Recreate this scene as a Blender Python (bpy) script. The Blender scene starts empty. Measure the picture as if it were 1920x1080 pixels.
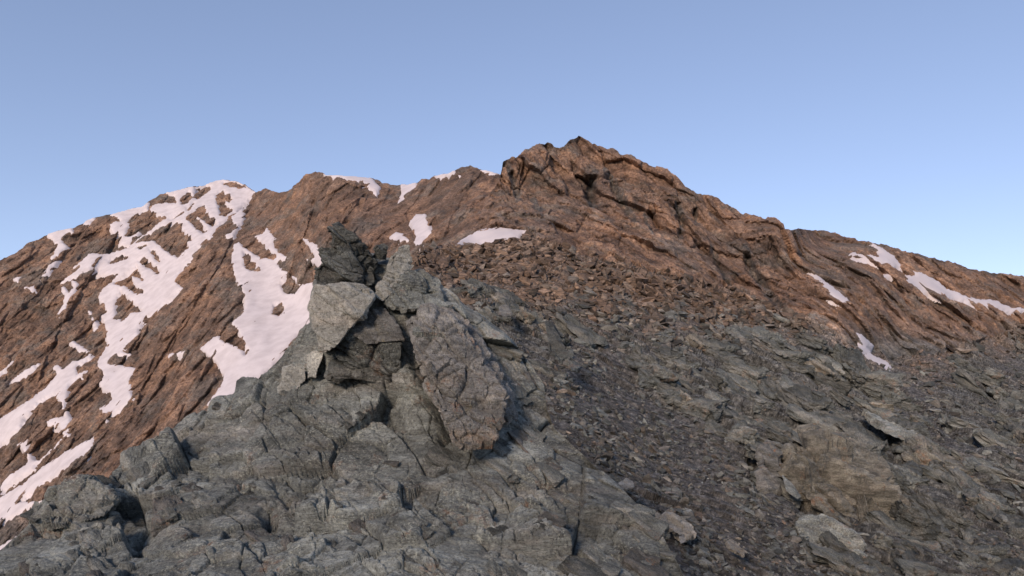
import bpy, bmesh, math, random
import numpy as np
from mathutils import Vector

# ------------------------------------------------------------------ camera, sky, sun, exposure
SC = bpy.context.scene
COL = SC.collection
FPX, PITCH = 1397.0, math.radians(9.0)          # focal length in photo pixels (1920 wide), camera tilt
cam = bpy.data.cameras.new('camera'); camo = bpy.data.objects.new('camera', cam); COL.objects.link(camo)
cam.sensor_width = 36.0; cam.lens = 36.0 * FPX / 1920.0
cam.clip_start = 0.1; cam.clip_end = 40000
camo.location = (0, 0, 0); camo.rotation_euler = (math.radians(90) + PITCH, 0, 0)
SC.camera = camo

SUN_AZ, SUN_EL = math.radians(24), math.radians(21)     # light travels forward and to the right, very low
world = bpy.data.worlds.new('World'); SC.world = world; world.use_nodes = True
wn = world.node_tree.nodes; wl = world.node_tree.links
bg = wn['Background']
sky = wn.new('ShaderNodeTexSky'); sky.sky_type = 'NISHITA'; sky.sun_disc = False
sky.sun_elevation = SUN_EL
sky.sun_rotation = math.pi + SUN_AZ
sky.altitude = 3000; sky.air_density = 1.0; sky.dust_density = 0.6; sky.ozone_density = 1.6
gm = wn.new('ShaderNodeGamma'); gm.inputs[1].default_value = 0.68       # softer contrast between horizon and zenith, all round
tn = wn.new('ShaderNodeMix'); tn.data_type = 'RGBA'; tn.blend_type = 'MULTIPLY'; tn.inputs[0].default_value = 1.0
tn.inputs[7].default_value = (1.06, 1.01, 1.10, 1)                       # the photograph's white balance
wl.new(sky.outputs[0], gm.inputs[0]); wl.new(gm.outputs[0], tn.inputs[6])
wl.new(tn.outputs[2], bg.inputs[0]); bg.inputs[1].default_value = 0.144
sl = bpy.data.lights.new('sun', 'SUN'); so = bpy.data.objects.new('sun', sl); COL.objects.link(so)
sl.energy = 1.95; sl.angle = math.radians(13); sl.color = (1.0, 0.79, 0.64)
TRAVEL = Vector((math.sin(SUN_AZ) * math.cos(SUN_EL), math.cos(SUN_AZ) * math.cos(SUN_EL), -math.sin(SUN_EL)))
so.rotation_euler = TRAVEL.to_track_quat('-Z', 'Y').to_euler()
so.location = (-300, -400, 300)
vs = SC.view_settings
vs.view_transform = 'Standard'; vs.look = 'None'; vs.gamma = 1.0; vs.use_curve_mapping = False
vs.exposure = 0.96

# ------------------------------------------------------------------ numpy helpers
f32 = np.float32
CP, SP = math.cos(PITCH), math.sin(PITCH)
def px(u, v, d):
    """photo pixel + forward distance d (m) -> world point"""
    u = np.asarray(u, float); v = np.asarray(v, float); d = np.asarray(d, float)
    a = (u - 960) / FPX; b = (540 - v) / FPX
    y = CP - SP * b; z = SP + CP * b
    return np.stack([a / y * d, d + 0 * a, z / y * d], -1)

def near_d(d): return 9.0 * (d / 7.5) ** 0.42        # distances on the rib: a steep face, so they close up
def slope_d(d): return 20.0 * (d / 14.0) ** 0.62     # the same for the slope and the peak beyond
def interp(pts):
    p = np.array(pts, float)
    return lambda u: np.interp(u, p[:, 0], p[:, 1])

def rbf(ctrl):
    c = np.array(ctrl, float); P = c[:, :2] / 500.0; n = len(P)
    def K(A, B):
        r2 = ((A[:, None, :] - B[None]) ** 2).sum(-1)
        return np.sqrt(r2 + 0.02)
    M = np.zeros((n + 3, n + 3)); M[:n, :n] = K(P, P) + np.eye(n) * 1e-3
    M[:n, n] = 1; M[:n, n + 1:] = P; M[n, :n] = 1; M[n + 1:, :n] = P.T
    w = np.linalg.solve(M, np.concatenate([np.log(c[:, 2]), np.zeros(3)]))
    def ev(U, V):
        q = np.stack([U.ravel(), V.ravel()], -1) / 500.0
        out = np.empty(len(q))
        for i in range(0, len(q), 40000):
            s = q[i:i + 40000]
            out[i:i + 40000] = K(s, P) @ w[:n] + w[n] + s @ w[n + 1:]
        return np.exp(out).reshape(U.shape)
    return ev

RT = np.random.RandomState(7)
TS = 32
T_JIT = RT.uniform(-0.45, 0.45, (TS ** 3, 3)).astype(f32)
T_GRAD = RT.normal(0, 1, (TS ** 3, 3)).astype(f32)
T_OFF = RT.uniform(-1, 1, TS ** 3).astype(f32)
T_PG = RT.normal(0, 1, (TS ** 3, 3)).astype(f32); T_PG /= np.linalg.norm(T_PG, axis=1)[:, None]

def cidx(c):
    c = c & (TS - 1)
    return (c[:, 0] * TS + c[:, 1]) * TS + c[:, 2]

def perlin(P):
    P = P.astype(f32); i0 = np.floor(P).astype(np.int32); f = P - i0
    w = f * f * f * (f * (f * 6 - 15) + 10)
    out = np.zeros(len(P), f32)
    for k in range(8):
        o = np.array([k & 1, (k >> 1) & 1, (k >> 2) & 1], np.int32)
        g = T_PG[cidx(i0 + o)]
        v = ((f - o) * g).sum(1)
        ww = np.where(o[0], w[:, 0], 1 - w[:, 0]) * np.where(o[1], w[:, 1], 1 - w[:, 1]) * np.where(o[2], w[:, 2], 1 - w[:, 2])
        out += v * ww
    return out * 1.5

def fbm(P, n=4, gain=0.5):
    out = 0; a = 1.0; tot = 0
    for i in range(n):
        out = out + a * perlin(P * (2.03 ** i) + 17.3 * i); tot += a; a *= gain
    return out / tot

def facet(P, tilt=0.55, K=20.0):
    """angular broken-rock relief: every Voronoi cell is a plane with its own height and tilt; K = crispness of the edges"""
    P = P.astype(f32); i0 = np.floor(P - 0.5).astype(np.int32)
    n = len(P); ds = np.empty((8, n), f32); hs = np.empty((8, n), f32); rs = np.empty((8, n), f32)
    for k in range(8):
        c = i0 + np.array([k & 1, (k >> 1) & 1, (k >> 2) & 1], np.int32)
        j = cidx(c)
        r = P - (c + 0.5 + T_JIT[j])
        ds[k] = np.sqrt((r * r).sum(1)); rs[k] = T_OFF[j]
        hs[k] = np.clip(T_OFF[j] + tilt * (r * T_GRAD[j]).sum(1), -1.8, 1.8)
    b1 = ds.min(0)
    w = np.exp(-np.minimum((ds - b1) * K, 60)); sw = w.sum(0)
    e = (sw - 1)                                       # 0 inside a cell, 1 on an edge
    return (w * hs).sum(0) / sw, e, (w * rs).sum(0) / sw

def sstep(a, b, x):
    t = np.clip((x - a) / (b - a), 0, 1); return t * t * (3 - 2 * t)

def frame(e1, e3):
    e3 = np.array(e3, float); e3 /= np.linalg.norm(e3)
    e1 = np.array(e1, float); e1 -= e3 * (e1 @ e3); e1 /= np.linalg.norm(e1)
    return np.stack([e1, np.cross(e3, e1), e3]).astype(f32)

def poly_sd(U, V, poly):
    """signed distance in pixels, positive inside"""
    p = np.array(poly, float); q = np.roll(p, -1, 0)
    d2 = np.full(U.shape, 1e18); ins = np.zeros(U.shape, bool)
    for (ax, ay), (bx, by) in zip(p, q):
        ex, ey = bx - ax, by - ay; L = ex * ex + ey * ey + 1e-9
        t = np.clip(((U - ax) * ex + (V - ay) * ey) / L, 0, 1)
        d2 = np.minimum(d2, (U - ax - t * ex) ** 2 + (V - ay - t * ey) ** 2)
        ins ^= ((ay > V) != (by > V)) & (U < (bx - ax) * (V - ay) / (by - ay + 1e-12) + ax)
    return np.where(ins, 1, -1) * np.sqrt(d2)

def line_sd(U, V, line):
    """distance to a polyline, side (+ right-hand side when walking it on the picture) and 0..1 position"""
    p = np.array(line, float); seg = np.linalg.norm(np.diff(p, axis=0), axis=1); tot = seg.sum()
    d2 = np.full(U.shape, 1e18); side = np.ones(U.shape); pos = np.zeros(U.shape); acc = 0
    for i in range(len(p) - 1):
        ax, ay = p[i]; ex, ey = p[i + 1] - p[i]; L = ex * ex + ey * ey + 1e-9
        t = np.clip(((U - ax) * ex + (V - ay) * ey) / L, 0, 1)
        dd = (U - ax - t * ex) ** 2 + (V - ay - t * ey) ** 2
        m = dd < d2
        cr = ex * (V - ay) - ey * (U - ax)
        side = np.where(m, np.sign(cr), side); pos = np.where(m, (acc + t * seg[i]) / tot, pos)
        d2 = np.where(m, dd, d2); acc += seg[i]
    return np.sqrt(d2), side, pos

def features(U, V, lst, W):
    """hand-placed ledges and clefts, in photo pixels: (line, step, reach, groove, groove_width)"""
    out = np.zeros(U.shape)
    for line, step, reach, gr, gw in lst:
        a = np.array(line, float); m = max(reach, gw) * 2.5 + 6
        sel = (U > a[:, 0].min() - m) & (U < a[:, 0].max() + m) & (V > a[:, 1].min() - m) & (V < a[:, 1].max() + m)
        if not sel.any(): continue
        u, v = U[sel], V[sel]; w = W[sel]
        d, s, t = line_sd(u + 3 * w, v + 3 * np.roll(w, 37), line)
        tap = sstep(0, 0.12, t) * sstep(0, 0.12, 1 - t) if len(line) else 1
        dd = d * s
        out[sel] += tap * (step * np.where(dd > 0, np.exp(-(d / reach) ** 2), -0.35 * np.exp(-(d / (reach * .6)) ** 2)) * sstep(0, 1.5, d)
                           - gr * np.exp(-(d / gw) ** 2))
    return out

# ------------------------------------------------------------------ scene helpers
def tag(o, label=None, cat=None, group=None, kind=None):
    for k, v in (('label', label), ('category', cat), ('group', group), ('kind', kind)):
        if v: o[k] = v
    return o

def mesh_np(name, V, quads=None, tris=None, mat=None, attrs=None, smooth=False):
    me = bpy.data.meshes.new(name)
    faces = []; tot = []
    if quads is not None and len(quads): faces.append(np.asarray(quads, np.int32).ravel()); tot.append(np.full(len(quads), 4, np.int32))
    if tris is not None and len(tris): faces.append(np.asarray(tris, np.int32).ravel()); tot.append(np.full(len(tris), 3, np.int32))
    li = np.concatenate(faces); tot = np.concatenate(tot)
    me.vertices.add(len(V)); me.vertices.foreach_set('co', np.asarray(V, f32).ravel())
    me.loops.add(len(li)); me.loops.foreach_set('vertex_index', li)
    me.polygons.add(len(tot)); st = np.concatenate([[0], np.cumsum(tot)[:-1]]).astype(np.int32)
    me.polygons.foreach_set('loop_start', st); me.polygons.foreach_set('loop_total', tot)
    me.polygons.foreach_set('use_smooth', np.full(len(tot), smooth))
    for k, a in (attrs or {}).items():
        at = me.attributes.new(k, 'FLOAT', 'POINT'); at.data.foreach_set('value', np.asarray(a, f32).ravel())
    me.update(calc_edges=True)
    if mat: me.materials.append(mat)
    return me

def obj(name, me, parent=None):
    o = bpy.data.objects.new(name, me); COL.objects.link(o)
    if parent: o.parent = parent
    return o

# ------------------------------------------------------------------ materials
def nd(nt, t, **kw):
    n = nt.nodes.new(t)
    for k, v in kw.items(): setattr(n, k, v)
    return n

class Mat:
    def __init__(s, name, rough=0.9):
        s.m = bpy.data.materials.new(name); s.m.use_nodes = True; s.t = s.m.node_tree
        s.b = s.t.nodes['Principled BSDF']; s.b.inputs['Roughness'].default_value = rough
        s.b.inputs['Specular IOR Level'].default_value = 0.25
        s.co = nd(s.t, 'ShaderNodeTexCoord').outputs['Object']
    def L(s, a, b): s.t.links.new(a, b)
    def vec(s, rot=(0, 0, 0), scale=(1, 1, 1), src=None):
        n = nd(s.t, 'ShaderNodeMapping'); n.inputs['Rotation'].default_value = rot; n.inputs['Scale'].default_value = scale
        s.L(src or s.co, n.inputs[0]); return n.outputs[0]
    def noise(s, scale, detail=6, rough=0.6, vec=None, dist=0.0):
        n = nd(s.t, 'ShaderNodeTexNoise'); n.inputs['Scale'].default_value = scale; n.inputs['Detail'].default_value = detail
        n.inputs['Roughness'].default_value = rough; n.inputs['Distortion'].default_value = dist
        s.L(vec or s.co, n.inputs['Vector']); return n.outputs[0]
    def voro(s, scale, vec=None, feature='F1', out=0):
        n = nd(s.t, 'ShaderNodeTexVoronoi', feature=feature); n.inputs['Scale'].default_value = scale
        s.L(vec or s.co, n.inputs['Vector']); return n.outputs[out]
    def ramp(s, fac, stops, mode='LINEAR'):
        n = nd(s.t, 'ShaderNodeValToRGB'); r = n.color_ramp; r.interpolation = mode
        while len(r.elements) < len(stops): r.elements.new(0.5)
        for e, (p, c) in zip(r.elements, stops):
            e.position = p; e.color = (c if len(c) == 4 else (*c, 1)) if isinstance(c, tuple) else (c, c, c, 1)
        s.L(fac, n.inputs[0]); return n.outputs[0]
    def mix(s, fac, a, b, mode='MIX'):
        n = nd(s.t, 'ShaderNodeMix', data_type='RGBA', blend_type=mode)
        for v, i in ((fac, n.inputs[0]), (a, n.inputs[6]), (b, n.inputs[7])):
            if isinstance(v, (int, float)): i.default_value = v if i == n.inputs[0] else (v, v, v, 1)
            elif isinstance(v, tuple): i.default_value = (*v, 1)
            else: s.L(v, i)
        return n.outputs[2]
    def attr(s, name):
        return nd(s.t, 'ShaderNodeAttribute', attribute_name=name).outputs['Fac']
    def mul(s, a, b):
        n = nd(s.t, 'ShaderNodeMath', operation='MULTIPLY')
        for v, i in ((a, n.inputs[0]), (b, n.inputs[1])):
            if isinstance(v, (int, float)): i.default_value = v
            else: s.L(v, i)
        return n.outputs[0]
    def bump(s, h, dist, strength=0.6, prev=None):
        n = nd(s.t, 'ShaderNodeBump'); n.inputs['Strength'].default_value = strength; n.inputs['Distance'].default_value = dist
        s.L(h, n.inputs['Height'])
        if prev: s.L(prev, n.inputs['Normal'])
        return n.outputs[0]
    def toned(s, col, fine, amount=0.55):
        # block-to-block tone (attribute) and fine grain, both multiplied onto the rock colour
        a = nd(s.t, 'ShaderNodeMath', operation='MULTIPLY_ADD'); s.L(s.attr('tone'), a.inputs[0]); a.inputs[1].default_value = amount; a.inputs[2].default_value = 1.0
        g = nd(s.t, 'ShaderNodeMapRange'); g.inputs[1].default_value = 0.33; g.inputs[2].default_value = 0.67; g.inputs[3].default_value = 0.45; g.inputs[4].default_value = 1.6
        s.L(fine, g.inputs[0])
        f = s.mul(a.outputs[0], g.outputs[0])
        return s.mix(1.0, col, f, 'MULTIPLY')
    def done(s, col, nrm=None):
        s.L(col, s.b.inputs['Base Color'])
        if nrm: s.L(nrm, s.b.inputs['Normal'])
        return s.m

def mat_mountain(name, k, gain=1.0):
    """rust-brown weathered gneiss; k = size of the main mottling in metres; attribute grey adds grey tone, painted shade included"""
    m = Mat(name)
    st = m.vec(rot=(0.3, 0.6, 0.5), scale=(1, 0.35, 1.6))
    a = m.noise(1.0 / k, 10, 0.72, st, 0.4)
    c = m.ramp(a, [(0.34, (0.067, 0.049, 0.039)), (0.46, (0.150, 0.107, 0.081)), (0.56, (0.216, 0.151, 0.111)), (0.68, (0.373, 0.262, 0.189))])
    b = m.noise(0.22 / k, 6, 0.65)
    c = m.mix(m.ramp(b, [(0.44, 0.0), (0.60, 0.85)]), c, m.ramp(a, [(0.34, (0.101, 0.064, 0.047)), (0.66, (0.430, 0.278, 0.183))]))
    d = m.noise(0.45 / k, 7, 0.7, st)
    c = m.mix(m.ramp(d, [(0.50, 0.0), (0.60, 0.85)]), c, m.ramp(a, [(0.34, (0.076, 0.069, 0.062)), (0.68, (0.258, 0.221, 0.184))]))
    g = m.ramp(a, [(0.34, (0.062, 0.065, 0.062)), (0.5, (0.144, 0.146, 0.139)), (0.68, (0.311, 0.311, 0.291))])
    c = m.mix(m.attr('grey'), c, g)
    n = m.bump(m.noise(4.0 / k, 9, 0.74, st), 0.25 * k, 1.0)
    return m.done(m.mix(1.0, m.toned(c, m.noise(9.0 / k, 5, 0.7)), (gain * 1.03, gain * 0.97, gain * 0.93), 'MULTIPLY'), n)

def mat_grey(name, k=1.0, lo=0.088, hi=0.42, lichen=0.85, rust=0.75, tint=(0.94, 1.0, 0.92), warm=0.3):
    """grey schist with lichen specks and rust stains; k = metres per unit of texture"""
    m = Mat(name)
    st = m.vec(rot=(0.5, 0.75, 0.35), scale=(0.45, 1, 2.2))
    def g(v, t=tint): return (v * t[0], v * t[1], v * t[2])
    mid = (lo * hi) ** 0.5
    a = m.noise(1.6 / k, 12, 0.72, st, 0.3)
    c = m.ramp(a, [(0.34, g(lo)), (0.46, g(mid)), (0.56, g(mid * 0.4 + hi * 0.5)), (0.68, g(hi))])
    big = m.noise(0.4 / k, 6, 0.62)
    c = m.mix(m.ramp(big, [(0.40, 0.7), (0.55, 0.0)]), c, m.ramp(a, [(0.34, g(lo * 0.8)), (0.68, g(hi * 0.55))]))
    wm = m.noise(0.7 / k, 7, 0.72, st)
    c = m.mix(m.mul(m.ramp(wm, [(0.50, 0.0), (0.60, 1.0)]), warm), c, m.ramp(a, [(0.34, g(lo * 1.1, (1.1, 0.95, 0.78))), (0.68, g(hi * 1.0, (1.12, 0.93, 0.74)))]))
    rs = m.noise(1.3 / k, 8, 0.78)
    c = m.mix(m.mul(m.ramp(rs, [(0.57, 0.0), (0.66, 0.8)]), rust), c, (0.25, 0.125, 0.065))
    yl = m.noise(1.9 / k, 8, 0.78, m.vec(rot=(1, 2, 3)))
    c = m.mix(m.mul(m.ramp(yl, [(0.63, 0.0), (0.70, 0.7)]), rust), c, (0.24, 0.205, 0.115))
    sp = m.noise(26 / k, 5, 0.8); spm = m.noise(1.3 / k, 5, 0.65)
    sp = m.mul(m.ramp(sp, [(0.52, 0.0), (0.58, 1.0)]), m.ramp(spm, [(0.40, 0.1), (0.54, 1.0)]))
    c = m.mix(m.mul(sp, lichen), c, (0.36, 0.37, 0.31))
    ds = m.noise(34 / k, 4, 0.75)
    c = m.mix(m.ramp(ds, [(0.36, 0.75), (0.45, 0.0)]), c, (0.025, 0.025, 0.025))
    c2 = m.mix(m.attr('iron_sunlit'), c, m.ramp(a, [(0.34, (0.050, 0.036, 0.028)), (0.5, (0.125, 0.088, 0.064)), (0.68, (0.27, 0.18, 0.12))]))
    n = m.bump(m.noise(7 / k, 10, 0.76, st), 0.13 * k, 1.0)
    n = m.bump(m.voro(4 / k, m.vec(rot=(0.5, 0.75, 0.35), scale=(0.5, 1, 2.0)), 'DISTANCE_TO_EDGE'), 0.05 * k, 0.35, n)
    return m.done(m.toned(c2, m.noise(16.0 / k, 8, 0.85)), n)

def mat_scree(name):
    """fine dark debris, several grain sizes mixed; attributes: iron_sunlit = rusty and painted sunlit brown, slab = bare grey bedrock"""
    m = Mat(name)
    a = m.noise(1.6, 13, 0.78)
    b = m.noise(0.2, 8, 0.65)
    c = m.ramp(a, [(0.35, (0.034, 0.034, 0.034)), (0.47, (0.081, 0.078, 0.074)), (0.57, (0.137, 0.133, 0.125)), (0.68, (0.311, 0.304, 0.285))])
    c = m.mix(m.ramp(b, [(0.42, 0.0), (0.60, 0.85)]), c, m.ramp(a, [(0.35, (0.046, 0.043, 0.039)), (0.66, (0.190, 0.176, 0.160))]))
    r = m.ramp(a, [(0.35, (0.062, 0.048, 0.040)), (0.5, (0.159, 0.121, 0.095)), (0.68, (0.361, 0.263, 0.198))])
    c = m.mix(m.attr('iron_sunlit'), c, r)
    g = m.ramp(a, [(0.35, (0.037, 0.038, 0.037)), (0.5, (0.098, 0.099, 0.093)), (0.68, (0.241, 0.241, 0.221))])
    c = m.mix(m.attr('slab'), c, g)
    n = m.bump(m.noise(4, 11, 0.78), 0.25, 1.0)
    return m.done(m.toned(c, m.noise(3.2, 6, 0.75)), n)

def mat_snow():
    m = Mat('snow', 0.65)
    a = m.noise(0.06, 8, 0.6); b = m.noise(0.7, 6, 0.7)
    c = m.ramp(a, [(0.35, (0.52, 0.465, 0.455)), (0.6, (0.62, 0.56, 0.55))])
    c = m.mix(m.ramp(b, [(0.60, 0.0), (0.74, 0.35)]), c, (0.42, 0.36, 0.33))
    return m.done(c, m.bump(m.noise(0.25, 8, 0.6), 0.5, 0.35))

M_FAR = mat_mountain('far_rock', 26.0, 1.0)
M_PEAK = mat_mountain('peak_rock', 3.6, 1.15)
M_SCREE = mat_scree('scree')
M_FORE = mat_grey('grey_schist', 1.0)
M_SNOW = mat_snow()

# ------------------------------------------------------------------ terrain layers
SIZES = [170, 75, 33, 14.5, 6.3, 2.8, 1.2, 0.53, 0.23, 0.10, 0.05]

class Layer: pass

def build_layer(u0, u1, du, top, bottom, dv, ctrl, back, bed, feats=(), stretch=(2.2, 1.1, 0.7), amp=0.16,
                band=(2.5, 6.0, 60, 150), scree=None, relief=None, seed=0.0, warp=0.35, snow=None, crack=0.45, spec=lambda r: 1.0, rough=None, along_ray=None, edge=0.0, bed2=None, stretch2=None):
    """a terrain sheet: columns of photo pixels given their distance by ctrl, then broken up in 3-D; past the crest it
    falls away on the far side so that it is a ridge and not a card"""
    L = Layer(); topf = interp(top); D = rbf(ctrl)
    us = np.arange(u0, u1 + du, du)
    tv = topf(us) + edge * (fbm(np.stack([us / 17, us * 0 + seed, us * 0], -1), 4, 0.65) + 0.5 * facet(np.stack([us / 11, us * 0 + .3 + seed, us * 0 + .4], -1))[0] * 0.6); bv = interp(bottom)(us) if not np.isscalar(bottom) else np.full(len(us), float(bottom))
    bmax = bv.max(); n = int((bmax - tv.min()) / dv) + 2
    rows = np.linspace(bmax, tv.min(), n)
    U = np.repeat(us[None], n, 0); Vf = np.repeat(rows[:, None], len(us), 1); clamped = Vf < tv[None]
    V = np.maximum(Vf, tv[None])
    d = D(U, V); P = px(U, V, d)
    ep = 1.0
    N = np.cross(px(U + ep, V, D(U + ep, V)) - P, px(U, V + ep, D(U, V + ep)) - P)
    N /= np.linalg.norm(N, axis=-1)[..., None] + 1e-12
    N *= np.where((N * P).sum(-1) > 0, -1, 1)[..., None]
    nb = 14
    crest = P[-1]; dc = d[-1]
    hz = crest.copy(); hz[:, 2] = 0; hz /= np.linalg.norm(hz, axis=1)[:, None]
    s = (np.linspace(0, 1, nb + 1)[1:] ** 1.8)[:, None] * back * dc[None]
    Pb = crest[None] + hz[None] * s[..., None]
    Pb[..., 2] -= 0.55 * s * (0.25 + 0.75 * np.linspace(0, 1, nb)[:, None])
    P = np.concatenate([P, Pb]); U = np.concatenate([U, np.repeat(us[None], nb, 0)])
    V = np.concatenate([V, tv[None] - 2.0 * np.arange(1, nb + 1)[:, None]]); d = np.concatenate([d, d[-1] + s])
    Nb = N[-1][None] * 0.3 + np.zeros((nb, 1, 1)) + np.array([0, 0, 0.7]); Nb /= np.linalg.norm(Nb, axis=-1)[..., None]
    N = np.concatenate([N, Nb])
    sh = U.shape; q = P.reshape(-1, 3); dl = d.ravel(); ppm = dl / FPX
    W = fbm(np.stack([U.ravel() / 14, V.ravel() / 14, np.zeros(U.size) + seed], -1), 3)
    disp = features(U, V, feats, W.reshape(sh)).ravel() * ppm
    if relief is not None: disp = disp + relief(U, V).ravel() * ppm
    sc = scree(U, V).ravel() if scree is not None else np.zeros(U.size)
    wq = q.astype(f32)
    ray = np.zeros(U.size) if along_ray is None else along_ray(U, V).ravel()
    rough = np.ones(U.size) if rough is None else rough(U, V).ravel()
    fine = np.zeros(U.size); coarse = np.zeros(U.size); tone = np.zeros(U.size)
    cosv = np.clip(np.abs((N.reshape(-1, 3) * q).sum(1)) / np.linalg.norm(q, axis=1), 0.12, 1)
    for size in SIZES:
        r = size / ppm * cosv ** 0.8                   # size in photo pixels, foreshortened
        w = sstep(band[0], band[1], r) * (1 - sstep(band[2], band[3], size / ppm))
        w = w * np.where(r > 22, 1 - 0.8 * sc, 1 - 0.45 * sc)
        k = np.nonzero(w > 0.01)[0]
        if not len(k): continue
        pk = wq[k] + warp * size * np.stack([perlin(wq[k] / size * 0.8 + 5.1 + seed), perlin(wq[k] / size * 0.8 + 31.7), perlin(wq[k] / size * 0.8 + 77.7)], -1)
        pb = (pk @ bed.T) / (size * np.array(stretch, f32)) + seed
        if bed2 is not None:
            up_ = (ray[k] > 0.75)[:, None]
            pb = np.where(up_, (pk @ bed2.T) / (size * np.array(stretch2, f32)) + seed, pb)
        h, e, rid = facet(pb, K=np.clip(r[k] / 0.9, 6, 110))
        add = w[k] * size * amp * (h - crack * np.clip(e, 0, 1)) * spec(r[k]) * rough[k]
        mixw = sstep(12, 30, size / ppm[k]) * ray[k]
        fine[k] += add * (1 - mixw); coarse[k] += add * mixw
        tone[k] += w[k] * rid * 0.3
    k = sstep(0, 1, 1)
    hold = np.ones(U.size)
    sdl = []
    if snow:
        for nm, label, grp, poly, holes in snow:
            a_ = np.array(poly, float)
            sel = ((U > a_[:, 0].min() - 14) & (U < a_[:, 0].max() + 14) & (V > a_[:, 1].min() - 30) & (V < a_[:, 1].max() + 14)).ravel()
            ii = np.nonzero(sel)[0]
            u, v = U.ravel()[ii], V.ravel()[ii]
            sd = poly_sd(u, v, poly)
            for hl in holes: sd = np.minimum(sd, -poly_sd(u, v, hl))
            nn = np.stack([u / 9, v / 9, np.zeros(len(u)) + 3.3], -1)
            sd = sd + 3.8 * fbm(nn, 4, 0.75) + 2.4 * fbm(nn * np.array([1.0, 3.0, 1]) + 9, 3, 0.7) - 0.6
            sdl.append((ii, sd))
            hold[ii] = np.minimum(hold[ii], 1 - (0.96 if edge > 3.5 else 0.82) * sstep(-1, 6, sd))
            disp[ii] -= 1.5 * sstep(0, 5, sd) * ppm[ii]
    dt = (V - np.concatenate([np.repeat(tv[None], n, 0), V[n:]], 0)).ravel()      # pixels below the skyline
    Nq = N.reshape(-1, 3)
    # large relief moves a point along the line of sight where ray > 0, so that outlines stay where they are
    RD = -q / np.linalg.norm(q, axis=1)[:, None]; RD = RD * ray[:, None] + Nq * (1 - ray)[:, None]
    disp = disp * (1 + 0.25 * ray) * np.where(ray > 0.5, sstep(-4, 10, dt), 0.3 + 0.7 * sstep(0, 26, dt)) + coarse * (0.35 + 0.65 * hold) * 1.25 * sstep(-4, 10, dt)
    fine = fine * (0.75 + 0.25 * sstep(0, 26, dt))
    pos = q + RD * disp[:, None] + Nq * (fine * hold)[:, None]
    L.U, L.V, L.P, L.N, L.d, L.sh, L.nb, L.n = U, V, pos.reshape(sh + (3,)), N, d, sh, nb, n
    L.tone = np.clip(tone, -1, 1); L.base = (q + RD * disp[:, None]).reshape(sh + (3,)); L.sd = sdl; L.snow = snow; L.D = D
    L.scree = sc
    idx = np.arange(U.size).reshape(sh)
    L.quads = np.stack([idx[:-1, :-1], idx[:-1, 1:], idx[1:, 1:], idx[1:, :-1]], -1).reshape(-1, 4)
    cl = np.concatenate([clamped, np.zeros((nb, sh[1]), bool)]).ravel()
    L.quads = L.quads[~cl[L.quads].all(1)]
    cl2 = np.concatenate([clamped[:-1], np.zeros((nb + 1, sh[1]), bool)]).ravel()
    L.valid = ~cl2
    return L

def at(L, u, v):
    """index of the sheet's vertex at a photo pixel"""
    c = int(np.clip(round((u - L.U[0, 0]) / (L.U[0, 1] - L.U[0, 0])), 0, L.sh[1] - 1))
    r = int(np.abs(L.V[:L.n, c] - v).argmin())
    return r * L.sh[1] + c

def layer_mesh(name, L, mat, quads=None, attrs=None):
    quads = L.quads if quads is None else quads
    used = np.zeros(L.U.size, bool); used[quads.ravel()] = True
    remap = np.cumsum(used) - 1
    return mesh_np(name, L.P.reshape(-1, 3)[used], quads=remap[quads], mat=mat, attrs={k: a.ravel()[used] for k, a in (attrs or {}).items()})

def blur(A, n):
    for ax in (0, 1):
        for _ in range(2):
            pad = [(0, 0)] * A.ndim; pad[ax] = (n, n)
            B = np.cumsum(np.pad(A, pad, mode='edge'), axis=ax)
            B = np.concatenate([np.zeros_like(np.take(B, [0], ax)), B], axis=ax)
            m = A.shape[ax]
            A = (np.take(B, np.arange(2 * n + 1, 2 * n + 1 + m), ax) - np.take(B, np.arange(0, m), ax)) / (2 * n + 1)
    return A

def lay_snow(L, thick=4.0):
    S = blur(L.base, 3).reshape(-1, 3); Nq = L.N.reshape(-1, 3); ppm = L.d.ravel() / FPX
    for (nm, label, grp, poly, holes), (ii, sd) in zip(L.snow, L.sd):
        keep = np.zeros(L.U.size, bool); keep[ii[sd > -7]] = True
        sdf = np.full(L.U.size, -9.0); sdf[ii] = sd
        qd = L.quads[keep[L.quads].all(1)]
        if not len(qd): print('no snow for', label); continue
        used = np.zeros(L.U.size, bool); used[qd.ravel()] = True; rm = np.cumsum(used) - 1
        t = np.where(sdf > 0, np.minimum(0.4 + sdf * 0.35, thick), np.maximum(sdf * 1.3, -8)) * ppm
        P = (S + Nq * t[:, None])[used]
        o = obj(nm, mesh_np(nm, P, quads=rm[qd], mat=M_SNOW, smooth=True))
        tag(o, label, 'snow patch', grp)

fore_top = [(-320, 1120), (-120, 1060), (0, 1032), (30, 1010), (55, 990), (62, 965), (75, 945), (95, 925), (120, 908), (150, 899), (180, 901), (205, 912), (213, 885), (232, 862), (250, 850), (280, 840), (300, 820), (312, 806), (345, 788), (370, 772), (400, 760), (430, 748),
            (442, 740), (446, 716), (480, 700), (500, 690), (520, 668), (545, 640), (575, 612), (600, 600), (700, 560), (760, 510), (790, 505), (815, 525), (840, 552), (870, 572), (900, 590), (940, 618), (975, 655), (1000, 690), (1020, 720), (1025, 760), (1040, 800), (1075, 835), (1110, 865), (1150, 900), (1185, 935), (1215, 965), (1240, 1000), (1262, 1040), (1285, 1080), (1330, 1140), (1380, 1200)]
def cut_hidden(L, margin):
    # the sheet ends well below the crest of the rib in front of it
    v = L.V.ravel()[L.quads].min(1); u = L.U.ravel()[L.quads].mean(1)
    L.quads = L.quads[v < interp(fore_top)(u) + margin]

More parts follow.
